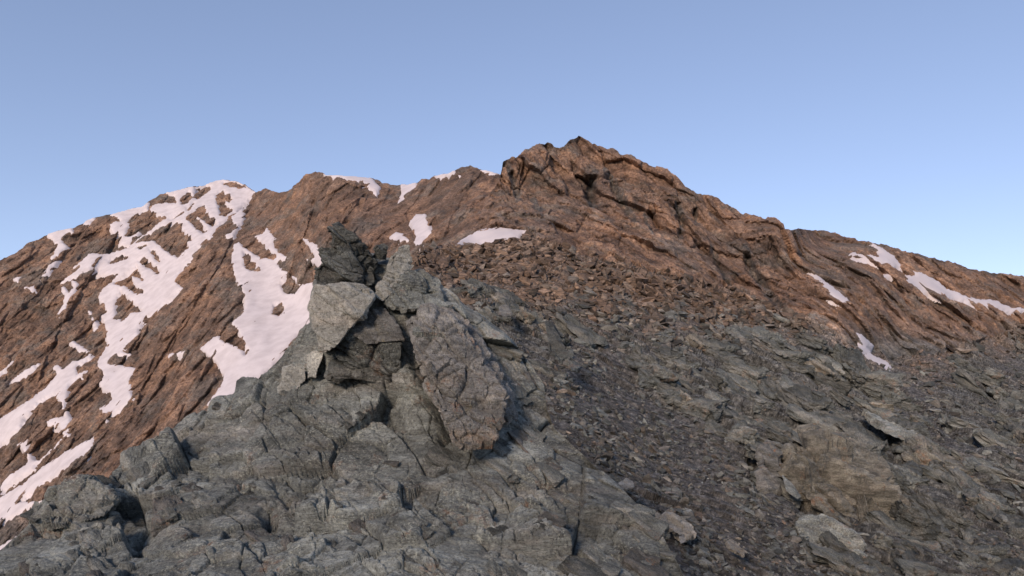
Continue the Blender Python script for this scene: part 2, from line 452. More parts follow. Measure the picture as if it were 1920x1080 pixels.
# --- far mountain on the left with its couloirs
Z1 = lambda pts: [(x / 3.0, 300 + y / 3.0) for x, y in pts]
Z2 = lambda pts: [(x / 2.455, 640 + y / 2.455) for x, y in pts]
Z3 = lambda pts: [(520 + x * .4258, 400 + y * .4258) for x, y in pts]
Z5 = lambda pts: [(1360 + x / 3.177, 380 + y / 3.177) for x, y in pts]

GF = 'snow patches on the far mountain'
main_outer = Z1([(885, 170), (1010, 150), (1100, 130), (1200, 95), (1300, 90), (1440, 170), (1432, 188), (1400, 225), (1360, 260), (1325, 300), (1272, 330), (1240, 355),
    (1190, 420), (1110, 490), (1080, 530), (1085, 545), (1030, 605), (1000, 650), (990, 690), (1020, 715), (980, 760), (880, 850), (820, 885), (790, 930),
    (770, 990), (690, 1080)]) + Z2([(615, 60), (515, 70), (510, 105), (560, 110), (600, 120), (640, 125), (605, 190), (600, 230), (620, 265), (560, 310),
    (520, 335), (495, 345), (490, 385), (480, 340), (458, 310), (490, 290), (515, 270), (510, 240), (470, 220), (455, 195), (470, 175), (480, 155), (445, 115),
    (450, 95), (470, 60), (490, 20)]) + Z1([(605, 1040), (595, 1000), (600, 960), (580, 900), (560, 880), (600, 860), (590, 830), (560, 790), (550, 765),
    (570, 730), (620, 690), (640, 670), (668, 642), (600, 650), (540, 645), (560, 615), (490, 628), (440, 655), (345, 685), (400, 645), (450, 600), (415, 605), (480, 550), (500, 525),
    (575, 530), (620, 520), (720, 492), (745, 465), (850, 395), (870, 370), (930, 330), (850, 300), (840, 270), (870, 250), (940, 240), (990, 240), (985, 200), (940, 188)])
main_holes = [Z1(h) for h in (
    [(750, 465), (800, 430), (870, 400), (940, 370), (1010, 350), (1030, 400), (1060, 430), (1085, 450), (1050, 465), (1060, 495), (1000, 550), (930, 515), (900, 480), (860, 455), (800, 460)],
    [(950, 335), (1050, 270), (1100, 235), (1060, 285), (1000, 320), (960, 340)],
    [(1020, 210), (1060, 175), (1085, 200), (1050, 245), (1015, 250)],
    [(1095, 150), (1160, 130), (1190, 150), (1160, 185), (1110, 220), (1090, 210)],
    [(1255, 130), (1310, 112), (1395, 150), (1340, 160), (1290, 150)],
    [(1215, 195), (1250, 175), (1310, 220), (1290, 240), (1258, 225), (1310, 280), (1270, 320), (1240, 310), (1225, 250)],
    [(1050, 320), (1140, 255), (1160, 290), (1222, 360), (1190, 375), (1110, 320), (1160, 400), (1140, 415), (1080, 370)],
    [(780, 570), (810, 545), (840, 570), (900, 630), (890, 645), (850, 620), (800, 590)],
    [(845, 510), (870, 510), (905, 575), (880, 575)],
    [(635, 680), (700, 640), (770, 600), (810, 680), (740, 650), (750, 700), (810, 750), (760, 750), (700, 710), (640, 700)],
    [(650, 780), (680, 740), (800, 850), (730, 860), (695, 905), (650, 890)],
    [(610, 568), (690, 535), (725, 550), (620, 585)], [(775, 492), (820, 472), (835, 485), (790, 502)])]
second = Z1([(1310, 475), (1340, 460), (1370, 490), (1400, 510), (1450, 540), (1540, 560), (1560, 545), (1510, 510), (1480, 470), (1435, 430), (1480, 410), (1500, 380),
    (1540, 430), (1535, 480), (1570, 520), (1615, 550), (1550, 580), (1610, 630), (1590, 680), (1570, 700), (1600, 750), (1650, 755), (1700, 700), (1760, 690),
    (1850, 690), (1850, 830), (1750, 920), (1680, 980), (1620, 1060)]) + Z2([(1250, 120), (1185, 170), (1100, 220), (1090, 260), (1040, 290), (990, 310), (950, 290), (1000, 230),
    (1025, 185), (1030, 155), (1010, 130), (1000, 100), (960, 70), (920, 35)]) + Z1([(1130, 1055), (1200, 1000), (1225, 990), (1250, 1020), (1340, 1050), (1380, 1075),
    (1380, 1040), (1340, 960), (1300, 920), (1370, 860), (1375, 760), (1340, 700), (1310, 620), (1300, 580)])
second_holes = [Z1([(1370, 510), (1400, 520), (1410, 560), (1460, 620), (1410, 625), (1375, 590)]), Z1([(1540, 810), (1580, 800), (1605, 830), (1570, 880), (1535, 860)]),
    Z2([(1030, 0), (1100, 0), (1145, 40), (1130, 65), (1100, 30)])]
S = 'snow_patch'
FAR_SNOW = [
    ('snow_couloir', 'longest branching snow couloir running down from the snowy far left summit', None, main_outer, main_holes),
    ('snow_couloir', 'broad snow couloir on the far brown face, its foot hidden behind the rock tower', None, second, second_holes),
    (S, 'snow strip dropping from the skyline at the upper left edge of the far mountain', GF,
     Z1([(250, 405), (330, 380), (410, 365), (408, 405), (370, 420), (350, 460), (385, 490), (370, 510), (335, 540), (300, 560), (270, 560), (275, 545), (310, 510), (320, 485), (285, 440)]), []),
    (S, 'slim tongue of snow below the skyline strip at upper left', GF, Z1([(335, 565), (300, 610), (270, 650), (230, 685), (215, 690), (245, 640), (265, 615), (270, 590), (300, 570)]), []),
    (S, 'small snow sliver on the left skyline between two brown knobs', GF, Z1([(470, 340), (540, 305), (532, 340), (490, 372), (475, 372)]), []),
    (S, 'forked snowfield hanging from the left skyline above the diagonal streaks', GF,
     Z1([(600, 290), (720, 265), (840, 225), (832, 280), (790, 290), (745, 320), (720, 350), (735, 360), (715, 390), (705, 425), (740, 430), (780, 405), (775, 430), (740, 460), (720, 485), (690, 480), (665, 480), (680, 440), (665, 410), (640, 420), (620, 390), (615, 365), (640, 350), (680, 350), (660, 330), (640, 320)]), []),
    (S, 'small snow patch just right of the snowy far summit couloir', GF, Z1([(1300, 320), (1360, 270), (1380, 300), (1370, 340), (1340, 385), (1310, 430), (1270, 440), (1265, 420), (1300, 410), (1330, 380), (1300, 340)]), []),
    (S, 'snow wedge on the brown face directly left of the dark horned tower top', GF, Z1([(1700, 440), (1730, 450), (1800, 500), (1880, 500), (1870, 560), (1790, 605), (1720, 560), (1770, 550), (1740, 500)]), []),
    (S, 'tiny snow fleck on the brown island in the broad couloir', GF, Z1([(1640, 655), (1685, 665), (1675, 695)]), []),
    (S, 'small snow fleck, upper one of two near the far left edge', GF, Z1([(75, 668), (118, 655), (102, 690)]), []),
    (S, 'small snow fleck, lower one of two near the far left edge', GF, Z1([(138, 716), (200, 710), (208, 740), (180, 755)]), []),
    (S, 'hooked snow streak in a narrow gully on the left face', GF, Z1([(338, 716), (360, 708), (390, 745), (418, 720), (398, 676), (445, 700), (405, 775), (375, 845), (330, 890), (318, 870), (358, 810), (362, 770)]), []),
    (S, 'thin snow line beside the middle of the long couloir', GF, Z1([(496, 845), (522, 865), (558, 950), (533, 966)]), []),
    (S, 'snow finger above the head of the lower left snow gully', GF, Z1([(388, 1030), (412, 1016), (500, 1075), (490, 1090), (440, 1075)]), []),
    (S, 'large forked snow gully crossing the lower left brown slope', GF,
     Z2([(-60, 400), (0, 352), (50, 320), (130, 275), (215, 205), (230, 185), (265, 150), (235, 125), (260, 98), (290, 130), (330, 95), (385, 80), (422, 45), (415, 75), (350, 120), (355, 155), (400, 135), (370, 170), (325, 200), (310, 250), (300, 300), (322, 350), (310, 405), (290, 425), (270, 395), (225, 395), (218, 370), (250, 355), (298, 345), (285, 290), (260, 255), (280, 230), (210, 260), (180, 280), (150, 310), (110, 350), (90, 400), (40, 450), (0, 478), (-60, 520)]), []),
    (S, 'y-shaped snow tongue joining below the forked lower left gully', GF,
     Z2([(305, 420), (240, 492), (160, 562), (150, 585), (100, 622), (0, 692), (-60, 720), (-60, 670), (0, 638), (60, 603), (118, 568), (128, 530), (100, 500), (78, 478), (132, 450), (125, 500), (150, 550), (200, 540), (260, 470)]), []),
    (S, 'wide straight snow apron at the lowest left of the far slope', GF,
     Z2([(437, 440), (430, 490), (380, 540), (300, 590), (200, 660), (80, 742), (192, 735), (90, 792), (0, 842), (-60, 870), (-60, 770), (0, 718), (100, 658), (200, 572), (300, 510)]), []),
    (S, 'short snow sliver at the left picture edge above the forked gully', GF, Z2([(-40, 180), (0, 145), (68, 88), (45, 122), (0, 158)]), []),
    (S, 'pointed snow sliver above the forked lower left gully', GF, Z2([(40, 188), (110, 135), (178, 102), (140, 148), (80, 190)]), []),
    (S, 'small lone snow fleck on brown rock between the two couloirs', GF, Z2([(768, 58), (862, 42), (832, 66), (775, 78)]), []),
    (S, 'thin snow sliver just above the rounded rock at lower left', GF, Z2([(330, 622), (362, 606), (300, 660)]), []),
    (S, 'tiny snow tip showing beside the rounded grey rock at lower left', GF, Z2([(452, 662), (515, 620), (490, 655)]), []),
    (S, 'lowest shaded snow strip at the bottom of the left edge', GF, Z2([(-40, 965), (0, 943), (105, 880), (70, 912), (20, 985), (-40, 1000)]), []),
    (S, 'ragged snow patch above the notch between tower and snow bank', GF, Z3([(580, 40), (610, 0), (652, 5), (682, 90), (655, 100), (630, 165), (600, 130), (612, 100)]), []),
    (S, 'small snow fleck just above the pale-topped tower slab', GF, Z3([(494, 100), (520, 82), (555, 92), (580, 122), (530, 128)]), []),
    (S, 'thin snow cornice line along the skyline of the middle ridge', GF, [(603, 318), (640, 320), (690, 325), (714, 350), (706, 365), (688, 347), (640, 335), (610, 331)], []),
    (S, 'small snow notch patch on the saddle of the middle ridge', GF, [(750, 338), (778, 336), (783, 352), (762, 370), (746, 380), (753, 360)], []),
    (S, 'thin snow edge left of the small rounded top before the peak', GF, [(798, 322), (850, 312), (860, 328), (820, 334)], []),
    (S, 'thin snow edge on the skyline right against the brown peak', GF, [(893, 306), (938, 314), (942, 331), (910, 323)], []),
]
far_top = [(-420, 640), (-200, 570), (-100, 530), (0, 490), (20, 478), (45, 462), (85, 440), (105, 433), (130, 428), (145, 422), (160, 415), (180, 405), (200, 402), (212, 402), (240, 393), (270, 386), (290, 370),
           (300, 363), (320, 360), (340, 355), (365, 349), (400, 340), (420, 337), (440, 338), (460, 346), (474, 356), (480, 361), (490, 355), (500, 353), (510, 358), (520, 361), (540, 357), (555, 344), (565, 334),
           (575, 326), (590, 321), (605, 323), (612, 328), (660, 331), (700, 334), (720, 342), (740, 345), (765, 347), (790, 337), (815, 329), (840, 325), (860, 316), (880, 309), (900, 315), (920, 322), (940, 328), (980, 345), (1100, 400)]
far_ctrl = [(0, 490, 1500), (200, 400, 1620), (420, 338, 1700), (490, 356, 1580), (590, 322, 1260), (700, 335, 1180), (765, 347, 1150), (880, 310, 1020), (1000, 350, 950),
            (0, 700, 1220), (0, 900, 980), (0, 1060, 820), (200, 600, 1270), (240, 800, 900), (120, 760, 1060), (320, 700, 960), (330, 500, 1330), (430, 470, 1250), (450, 600, 960), (540, 560, 1010),
            (640, 450, 950), (620, 700, 760), (400, 800, 740), (250, 950, 700), (780, 440, 850), (880, 420, 780), (880, 560, 640), (1000, 450, 700), (-200, 600, 1500), (-200, 1000, 900), (300, 1100, 600), (900, 900, 500)]
far_feats = [
    # ribs and gullies: (line, step, reach, groove, width)
    ([(470, 365), (420, 430), (340, 520), (300, 590), (250, 680), (215, 770)], 0, 10, 9, 26),
    ([(560, 380), (500, 470), (520, 560), (470, 660), (400, 740)], 0, 10, 8, 40),
    ([(480, 365), (440, 440), (400, 520), (330, 620), (270, 720), (240, 800)], 10, 45, 0, 6),
    ([(600, 340), (560, 450), (600, 560), (560, 640)], 6, 40, 0, 6),
    ([(250, 395), (180, 500), (110, 620), (60, 740)], 8, 40, 0, 6),
    ([(280, 600), (200, 720), (130, 780), (40, 860)], 7, 40, 6, 12),
    ([(180, 690), (120, 760), (40, 850)], 6, 26, 0, 6), ([(300, 800), (190, 860), (60, 950)], 8, 30, 0, 6),
    ([(690, 350), (640, 420), (640, 480)], 6, 36, 5, 14), ([(800, 345), (760, 400), (780, 460)], 7, 32, 6, 16), ([(890, 330), (850, 400), (830, 450)], 7, 34, 4, 10)]
def far_relief(U, V):
    a = np.radians(56)                                   # gullies run down to the left in the picture
    x = (U * np.sin(a) + V * np.cos(a)); y = (-U * np.cos(a) + V * np.sin(a))
    w = fbm(np.stack([U.ravel() / 160, V.ravel() / 160, np.zeros(U.size)], -1), 3).reshape(U.shape) * 40
    n1 = fbm(np.stack([(x + w).ravel() / 70, y.ravel() / 260, np.zeros(U.size) + 9], -1), 4).reshape(U.shape)
    n2 = fbm(np.stack([(x + w).ravel() / 22, y.ravel() / 80, np.zeros(U.size) + 4], -1), 3).reshape(U.shape)
    return 20 * (0.4 - np.abs(n1) * 1.6) + 7 * (0.35 - np.abs(n2) * 1.5)
bed_far = frame((-0.5, -0.3, -0.8), (0.5, -0.6, 0.6))
LF = build_layer(-260, 1010, 1.75, far_top, 1110, 1.75, far_ctrl, 0.35, bed_far, far_feats, stretch=(2.8, 1.0, 0.8), amp=0.18, warp=0.08, crack=0.8,
                 band=(2.2, 4.0, 40, 90), relief=far_relief, seed=3.1, snow=FAR_SNOW, along_ray=lambda U, V: np.full(U.shape, 0.9), edge=3.0)
cut_hidden(LF, 110)
greyf = np.clip(sstep(900, 1010, LF.V - 0.35 * (LF.U - 30)) * 0.6, 0, 1)  # shade at the foot of the lower left slope, painted as grey
fo = tag(obj('far_mountain', layer_mesh('far_mountain', LF, M_FAR, attrs={'grey': greyf, 'tone': LF.tone})), kind='structure')
lay_snow(LF, 1.7)

# --- the brown peak, the ridge to its right and the scree slope below, one continuous sheet split in two at the rock foot
peak_top = [(560, 760), (620, 690), (690, 590), (735, 515), (775, 480), (800, 466), (830, 458), (850, 455), (868, 444), (884, 432), (896, 415), (904, 392), (912, 375), (925, 352), (936, 335), (941, 318), (943, 300), (950, 296), (962, 293), (975, 290), (985, 283),
            (1000, 273), (1012, 269), (1025, 267), (1040, 271), (1050, 276), (1060, 269), (1068, 262), (1078, 256), (1085, 253), (1095, 257), (1110, 265), (1130, 274), (1160, 286), (1190, 297), (1220, 308), (1245, 315), (1260, 322), (1275, 334), (1285, 346),
            (1300, 357), (1310, 361), (1340, 368), (1355, 378), (1375, 391), (1390, 401), (1400, 401), (1410, 402), (1425, 408), (1440, 410), (1455, 412), (1468, 418), (1472, 427), (1480, 430), (1495, 429), (1540, 431), (1580, 440), (1625, 452), (1650, 456), (1700, 470),
            (1760, 486), (1840, 506), (1920, 519), (2100, 565), (2300, 610)]
peak_ctrl = [(1085, 254, 300), (1025, 267, 285), (945, 300, 262), (905, 390, 225), (1190, 297, 290), (1300, 357, 272), (1440, 410, 262), (1472, 425, 272), (1500, 429, 305), (1640, 455, 370), (1920, 519, 460), (2250, 600, 540),
             (850, 455, 165), (985, 434, 170), (800, 466, 125), (700, 500, 100), (560, 540, 90), (1000, 380, 225), (1130, 370, 245), (1130, 460, 175), (1280, 440, 225), (1280, 520, 165), (1420, 500, 222), (1500, 590, 165), (1600, 640, 165), (1560, 520, 245),
             (1700, 540, 300), (1900, 590, 355), (1740, 640, 235), (1900, 660, 290), (1620, 560, 232), (1650, 690, 170), (1750, 760, 120), (1900, 760, 150), (2200, 760, 260),
             (900, 520, 105), (1000, 500, 125), (1000, 600, 72), (1100, 600, 88), (1250, 600, 110), (1400, 640, 115), (900, 620, 55), (1000, 700, 44), (1100, 760, 38), (1200, 700, 66), (1300, 760, 55), (1450, 720, 84), (1550, 760, 80),
             (1100, 860, 24), (1250, 860, 33), (1400, 880, 36), (1550, 880, 44), (1700, 880, 55), (1880, 880, 70), (1250, 960, 21), (1400, 1000, 21), (1550, 1000, 26), (1700, 1000, 31), (1880, 1000, 38), (1300, 1080, 14), (1500, 1080, 17.5), (1700, 1080, 21), (1900, 1080, 26),
             (2200, 1000, 50), (800, 700, 34), (600, 700, 40), (900, 900, 17), (1300, 1160, 11), (1900, 1160, 19), (700, 1160, 8)]
foot = [(500, 480), (800, 462), (850, 464), (900, 462), (985, 440), (1100, 478), (1250, 512), (1400, 556), (1500, 592), (1560, 625), (1610, 655), (1660, 668), (1750, 665), (1920, 612), (2300, 640)]
peak_ctrl = [(a, b, slope_d(c)) for a, b, c in peak_ctrl]
peak_feats = [
    ([(958, 318), (966, 345), (972, 375)], 0, 8, 26.01, 6.3), ([(1112, 325), (1106, 360), (1118, 388)], 0, 8, 34.68, 8.1), ([(1138, 320), (1160, 370), (1190, 415)], 0, 8, 34.68, 7.2),
    ([(1268, 375), (1280, 410), (1276, 445)], 0, 8, 28.9, 6.3), ([(1305, 385), (1308, 420)], 0, 8, 17.34, 4.5), ([(1215, 390), (1240, 425), (1222, 440)], 0, 8, 20.23, 5.4),
    ([(1398, 470), (1412, 510), (1440, 545), (1475, 580)], 0, 8, 37.57, 8.1), ([(1335, 460), (1352, 500), (1372, 535)], 0, 8, 26.01, 5.4), ([(1060, 290), (1090, 340), (1110, 390), (1200, 450)], 6, 30, 0, 5),
    ([(1200, 330), (1250, 380), (1300, 450), (1360, 540)], 7, 34, 0, 5), ([(1300, 370), (1370, 430), (1430, 500), (1500, 575)], 8, 36, 0, 5), ([(1400, 410), (1460, 460), (1520, 530), (1600, 630)], 9, 40, 3, 4),
    ([(985, 290), (975, 340), (1010, 400), (1080, 450)], 6, 30, 0, 5), ([(1500, 560), (1560, 590), (1620, 660)], 8, 24, 5, 6), ([(1480, 440), (1560, 500), (1640, 560)], 6, 36, 0, 5),
    ([(1596, 640), (1640, 690), (1690, 730)], 4, 14, 4, 8),
    # the outcrops of the lower slope
    ([(1415, 820), (1412, 860), (1425, 900), (1440, 925)], 0, 8, 44.2, 11), ([(1495, 925), (1530, 965), (1580, 1000), (1610, 1005)], -10, 22, 36, 8), ([(1490, 985), (1520, 1025), (1560, 1050)], -8, 18, 20, 6),
    ([(1180, 700), (1230, 740), (1290, 775), (1330, 810)], -7.5, 20, 14.4, 4), ([(1300, 640), (1380, 690), (1450, 740), (1560, 800)], -9, 22, 12.6, 4), ([(1440, 640), (1520, 690), (1600, 740), (1700, 800)], -9, 22, 12.6, 4), ([(1500, 690), (1580, 760), (1660, 830), (1740, 910)], -9, 22, 12.6, 4),
    ([(1560, 620), (1640, 700), (1740, 770), (1830, 830)], -9, 22, 14.4, 4), ([(1480, 810), (1560, 850), (1660, 920), (1760, 1020)], -10.5, 24, 14.4, 4), ([(1600, 830), (1700, 900), (1800, 990), (1880, 1060)], -9, 22, 12.6, 4), ([(1620, 1000), (1700, 1030), (1760, 1075)], -6, 20, 8, 5),
    ([(1230, 650), (1310, 700), (1400, 750)], -7.5, 18, 10.8, 4), ([(1720, 800), (1800, 860), (1900, 960)], -7.5, 20, 12.6, 4), ([(1780, 650), (1850, 720), (1920, 790)], -7.5, 20, 10.8, 4), ([(1700, 960), (1760, 1000), (1850, 1060)], -7.5, 18, 12.6, 4)]
def peak_relief(U, V):
    m = sstep(-10, 30, interp(foot)(U) - V)
    a = np.radians(-52)
    x = (U * np.sin(a) + V * np.cos(a)); y = (-U * np.cos(a) + V * np.sin(a))
    w = fbm(np.stack([U.ravel() / 90, V.ravel() / 90, np.zeros(U.size) + 2], -1), 3).reshape(U.shape) * 22
    n1 = fbm(np.stack([(x + w).ravel() / 42, y.ravel() / 150, np.zeros(U.size) + 1], -1), 4).reshape(U.shape)
    n2 = fbm(np.stack([(x + w).ravel() / 14, y.ravel() / 50, np.zeros(U.size) + 6], -1), 3).reshape(U.shape)
    right = sstep(1480, 1600, U)
    low = (1 - m)
    # outcrop bands dipping to the right across the lower slope
    a2 = np.radians(-36); x2 = (U * np.sin(a2) + V * np.cos(a2)); y2 = (-U * np.cos(a2) + V * np.sin(a2))
    n3 = fbm(np.stack([(x2 + w * .5).ravel() / 30, y2.ravel() / 150, np.zeros(U.size) + 12], -1), 4).reshape(U.shape)
    return m * (1 - 0.5 * right) * (13 * (0.35 - np.abs(n1) * 1.6) + 5 * (0.3 - np.abs(n2) * 1.5)) + low * n3 * 5 * outcrop(U, V)
OUT_POLY = [[(1190, 640), (1300, 640), (1420, 600), (1540, 610), (1620, 680), (1720, 760), (1800, 900), (1900, 1060), (1700, 1090), (1560, 1060), (1480, 960), (1410, 900), (1330, 800), (1240, 760), (1180, 700)],
            [(1780, 650), (1860, 640), (1920, 760), (1920, 1000), (1820, 900), (1760, 760)], [(830, 540), (900, 530), (1000, 560), (1060, 640), (1070, 690), (1000, 680), (920, 620)]]
def outcrop(U, V):
    wob = fbm(np.stack([U.ravel() / 70, V.ravel() / 45, np.zeros(U.size) + 4], -1), 4).reshape(U.shape)
    o = np.zeros(U.shape)
    for p in OUT_POLY:
        o = np.maximum(o, sstep(-25, 45, poly_sd(U, V, p) + 38 * wob))
    return o
def peak_scree(U, V):
    low = sstep(-6, 14, V - interp(foot)(U))
    return low * (1 - 0.9 * outcrop(U, V))
GR = 'snow patches on the right ridge'
PEAK_SNOW = [
    (S, 'upper zigzag snow patch just below the right ridge line', GR, Z5([(845, 222), (870, 230), (940, 272), (1000, 308), (1060, 382), (1000, 380), (900, 350), (830, 330), (770, 320), (740, 298), (770, 293), (830, 306), (900, 316), (925, 303), (895, 268)]), []),
    (S, 'long snow band slanting down to the right picture edge', GR, Z5([(1060, 470), (1088, 440), (1082, 428), (1128, 433), (1126, 405), (1200, 428), (1280, 472), (1320, 508), (1380, 528), (1420, 552), (1520, 572), (1620, 578), (1650, 603), (1720, 622), (1830, 630), (1830, 650), (1700, 650), (1600, 625), (1500, 605), (1380, 575), (1300, 565), (1200, 535), (1130, 505)]), []),
    (S, 'small narrow snow patch on brown debris right of the peak', GR, Z5([(515, 400), (560, 440), (612, 476), (685, 528), (738, 588), (700, 598), (648, 574), (606, 532), (566, 472)]), []),
    (S, 'bluish shaded snow strip at the foot of the pale rock rib', GR, Z5([(793, 775), (830, 795), (895, 848), (882, 872), (855, 862), (900, 915), (972, 945), (995, 998), (955, 1000), (885, 955), (835, 905), (785, 870), (818, 850)]), []),
    (S, 'tiny snow fleck left of the long slanting snow band', GR, Z5([(945, 430), (990, 416), (1003, 442)]), []),
    ('snow_bank', 'smooth white snow bank on the crest left of the brown peak', None, [(848, 464), (870, 444), (900, 431), (940, 426), (988, 431), (962, 447), (920, 452), (880, 457)], []),
]
bed_peak = frame((0.64, -0.33, -0.69), (0.70, 0.15, 0.68))
bed_ledge = frame((0.75, -0.25, -0.6), (0.40, -0.6, 0.7))
bed_slope = frame((0.75, -0.3, -0.58), (0.5, 0.35, 0.78))
bed_face = frame((0.38, -0.45, -0.81), (0.92, 0.1, 0.37))
LP = build_layer(570, 2120, 1.6, peak_top, 1120, 1.6, peak_ctrl, 0.3, bed_slope, peak_feats, stretch=(2.3, 1.0, 0.6), bed2=bed_face, stretch2=(2.0, 1.0, 0.75), amp=0.26, warp=0.05, crack=0.7, spec=lambda r: np.clip((r / 30.0) ** 0.12, 0.75, 1.15),
                 band=(2.0, 3.6, 60, 130), scree=peak_scree, relief=peak_relief, seed=1.7, snow=PEAK_SNOW, edge=4.0, along_ray=lambda U, V: 0.6 + 0.3 * sstep(-25, 25, interp(foot)(U) - V))
cut_hidden(LP, 130)
vq = LP.V.ravel()[LP.quads].mean(1); uq = LP.U.ravel()[LP.quads].mean(1)
up = vq < interp(foot)(uq)
gr_p = np.clip(sstep(590, 660, LP.V - 0.05 * (LP.U - 1600)) * sstep(1480, 1540, LP.U), 0, 1)  # shaded side of the soft shadow line, put into the rock colour
cleft_shade = np.zeros(LP.sh)
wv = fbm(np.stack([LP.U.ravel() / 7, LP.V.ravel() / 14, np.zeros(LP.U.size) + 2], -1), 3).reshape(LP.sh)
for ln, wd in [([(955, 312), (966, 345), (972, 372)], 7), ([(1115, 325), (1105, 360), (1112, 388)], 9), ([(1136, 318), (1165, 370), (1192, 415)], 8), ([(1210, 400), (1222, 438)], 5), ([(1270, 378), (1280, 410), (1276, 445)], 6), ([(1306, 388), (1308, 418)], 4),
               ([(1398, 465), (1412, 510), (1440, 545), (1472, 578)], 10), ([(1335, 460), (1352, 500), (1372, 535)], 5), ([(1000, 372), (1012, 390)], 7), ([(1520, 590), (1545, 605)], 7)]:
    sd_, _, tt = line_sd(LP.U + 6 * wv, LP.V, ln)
    cleft_shade = np.maximum(cleft_shade, 1 - sstep(wd * 0.5, wd * 1.1, sd_ + 5 * wv))
cleft_shade *= sstep(-0.5, 0.3, wv + 0.2) * 0.75
gr_p = np.maximum(gr_p, cleft_shade); LP.tone = np.clip(LP.tone - 0.7 * cleft_shade.ravel(), -1.4, 1)     # shade in the clefts, painted as dark grey streaks
cream = sstep(-8, 10, poly_sd(LP.U, LP.V, [(1488, 580), (1530, 585), (1590, 630), (1640, 690), (1605, 676), (1545, 630)]) + 9 * wv)
LP.tone = LP.tone + 1.1 * cream.ravel()           # pale cream rock at the foot of the cliff
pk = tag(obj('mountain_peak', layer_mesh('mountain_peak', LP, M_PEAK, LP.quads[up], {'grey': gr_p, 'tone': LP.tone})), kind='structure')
iron_sunlit = 1 - sstep(0, 1, (LP.V - interp([(500, 490), (800, 515), (1000, 545), (1200, 558), (1400, 578), (1500, 600), (1700, 643), (1920, 600), (2300, 620)])(LP.U)) / 120 + 0.2 + 0.8 * fbm(np.stack([LP.U.ravel() / 50, LP.V.ravel() / 30, np.zeros(LP.U.size)], -1), 4).reshape(LP.sh))  # brown rock fading to grey; the soft shadow line is painted in here
slabm = outcrop(LP.U, LP.V) * 0.8
scree_o = tag(obj('scree_slope', layer_mesh('scree_slope', LP, M_SCREE, LP.quads[~up], {'iron_sunlit': iron_sunlit, 'slab': slabm, 'tone': LP.tone})), kind='structure')
lay_snow(LP, 2.2)

# --- the near rock rib
fore_ctrl = [(-200, 1080, 9), (0, 1032, 11), (0, 1080, 9), (100, 920, 15), (200, 905, 16), (200, 1000, 11.5), (250, 850, 18.5), (300, 810, 20), (440, 745, 22), (450, 716, 23.5), (580, 612, 26), (700, 560, 25), (790, 505, 27), (840, 552, 24), (940, 618, 23), (1000, 690, 21.5),
             (1025, 760, 19), (1075, 835, 16.5), (1185, 935, 12.4), (1262, 1040, 9.4), (1330, 1140, 7.5), (300, 900, 15), (400, 850, 16.5), (500, 760, 19.5), (600, 730, 20), (700, 700, 20), (760, 700, 19.5), (820, 830, 15.4), (900, 700, 18.5), (950, 740, 18), (980, 850, 14.5), (700, 830, 15.6), (550, 850, 15.4),
             (300, 1000, 10.6), (500, 980, 10.4), (700, 950, 11), (850, 880, 13), (900, 960, 10.6), (1050, 930, 11.6), (1150, 1020, 9.2), (100, 1080, 8.4), (400, 1080, 7.6), (700, 1080, 7.4), (1000, 1080, 7.7), (1200, 1080, 8.0), (300, 1200, 5.6), (900, 1200, 5.4)]
fore_ctrl = [(a, b, near_d(c)) for a, b, c in fore_ctrl]
fore_feats = [
    ([(768, 640), (800, 705), (828, 770), (843, 845)], 0, 8, 70, 15),
    # from the close-ups: clefts and ledges
    ([(610, 865), (650, 905), (700, 925), (745, 940)], 5, 16, 9, 4), ([(445, 1005), (470, 1040), (520, 1065), (570, 1050), (600, 1042)], 6, 20, 10, 5), ([(510, 890), (530, 920), (545, 935)], 0, 9, 9, 8),
    ([(470, 765), (530, 840), (575, 880)], 3, 14, 3, 2.5), ([(400, 955), (450, 938)], 0, 9, 5, 3), ([(750, 1040), (790, 1060), (820, 1075)], -6, 18, 8, 5), ([(715, 920), (740, 935), (770, 945)], 0, 9, 9, 6),
    ([(770, 860), (800, 855), (830, 842)], 3, 12, 4, 2.5), ([(990, 845), (1020, 885), (1040, 930), (1055, 950)], 3, 16, 7, 2.5), ([(1055, 885), (1080, 915), (1105, 938)], 3, 12, 5, 4),
    ([(955, 870), (985, 905), (1020, 935), (1050, 955), (1095, 955)], -5, 20, 5, 3), ([(1115, 1000), (1140, 1015), (1160, 1035)], 5, 14, 7, 4), ([(1200, 1015), (1215, 1035), (1232, 1048)], 4, 14, 5, 3), ([(940, 815), (990, 850), (1050, 900), (1150, 960)], 4, 20, 3, 2.5),
    ([(215, 1005), (245, 1018), (275, 1030)], -5, 16, 6, 4), ([(320, 1025), (345, 1018), (370, 1010)], -3, 12, 5, 3), ([(350, 835), (375, 850)], 0, 9, 7, 5), ([(120, 1075), (150, 1045), (190, 1055)], 5, 14, 5, 4), ([(60, 985), (85, 990), (120, 985)], -7, 22, 6, 6),
    ([(213, 930), (222, 910), (262, 940), (290, 950)], -5, 22, 5, 6), ([(500, 780), (560, 800), (640, 830)], 3, 18, 3, 4), ([(640, 765), (690, 790)], -3, 12, 5, 4), ([(560, 700), (640, 745), (760, 760)], -4, 24, 0, 4),
    ([(800, 925), (880, 935), (960, 985)], 3, 22, 2, 3), ([(640, 1000), (700, 1040), (730, 1075)], 4, 22, 3, 3), ([(900, 1010), (960, 1040), (1040, 1030)], -4, 22, 5, 3), ([(560, 960), (620, 985), (700, 975)], 3, 16, 3, 2.5)]
bed_fore = frame((0.66, -0.3, -0.68), (0.30, -0.62, 0.72))
def fore_rough(U, V):
    n = fbm(np.stack([U.ravel() / 130, V.ravel() / 90, np.zeros(U.size) + 8], -1), 3).reshape(U.shape)
    return 0.45 + 1.0 * sstep(-0.25, 0.35, n)
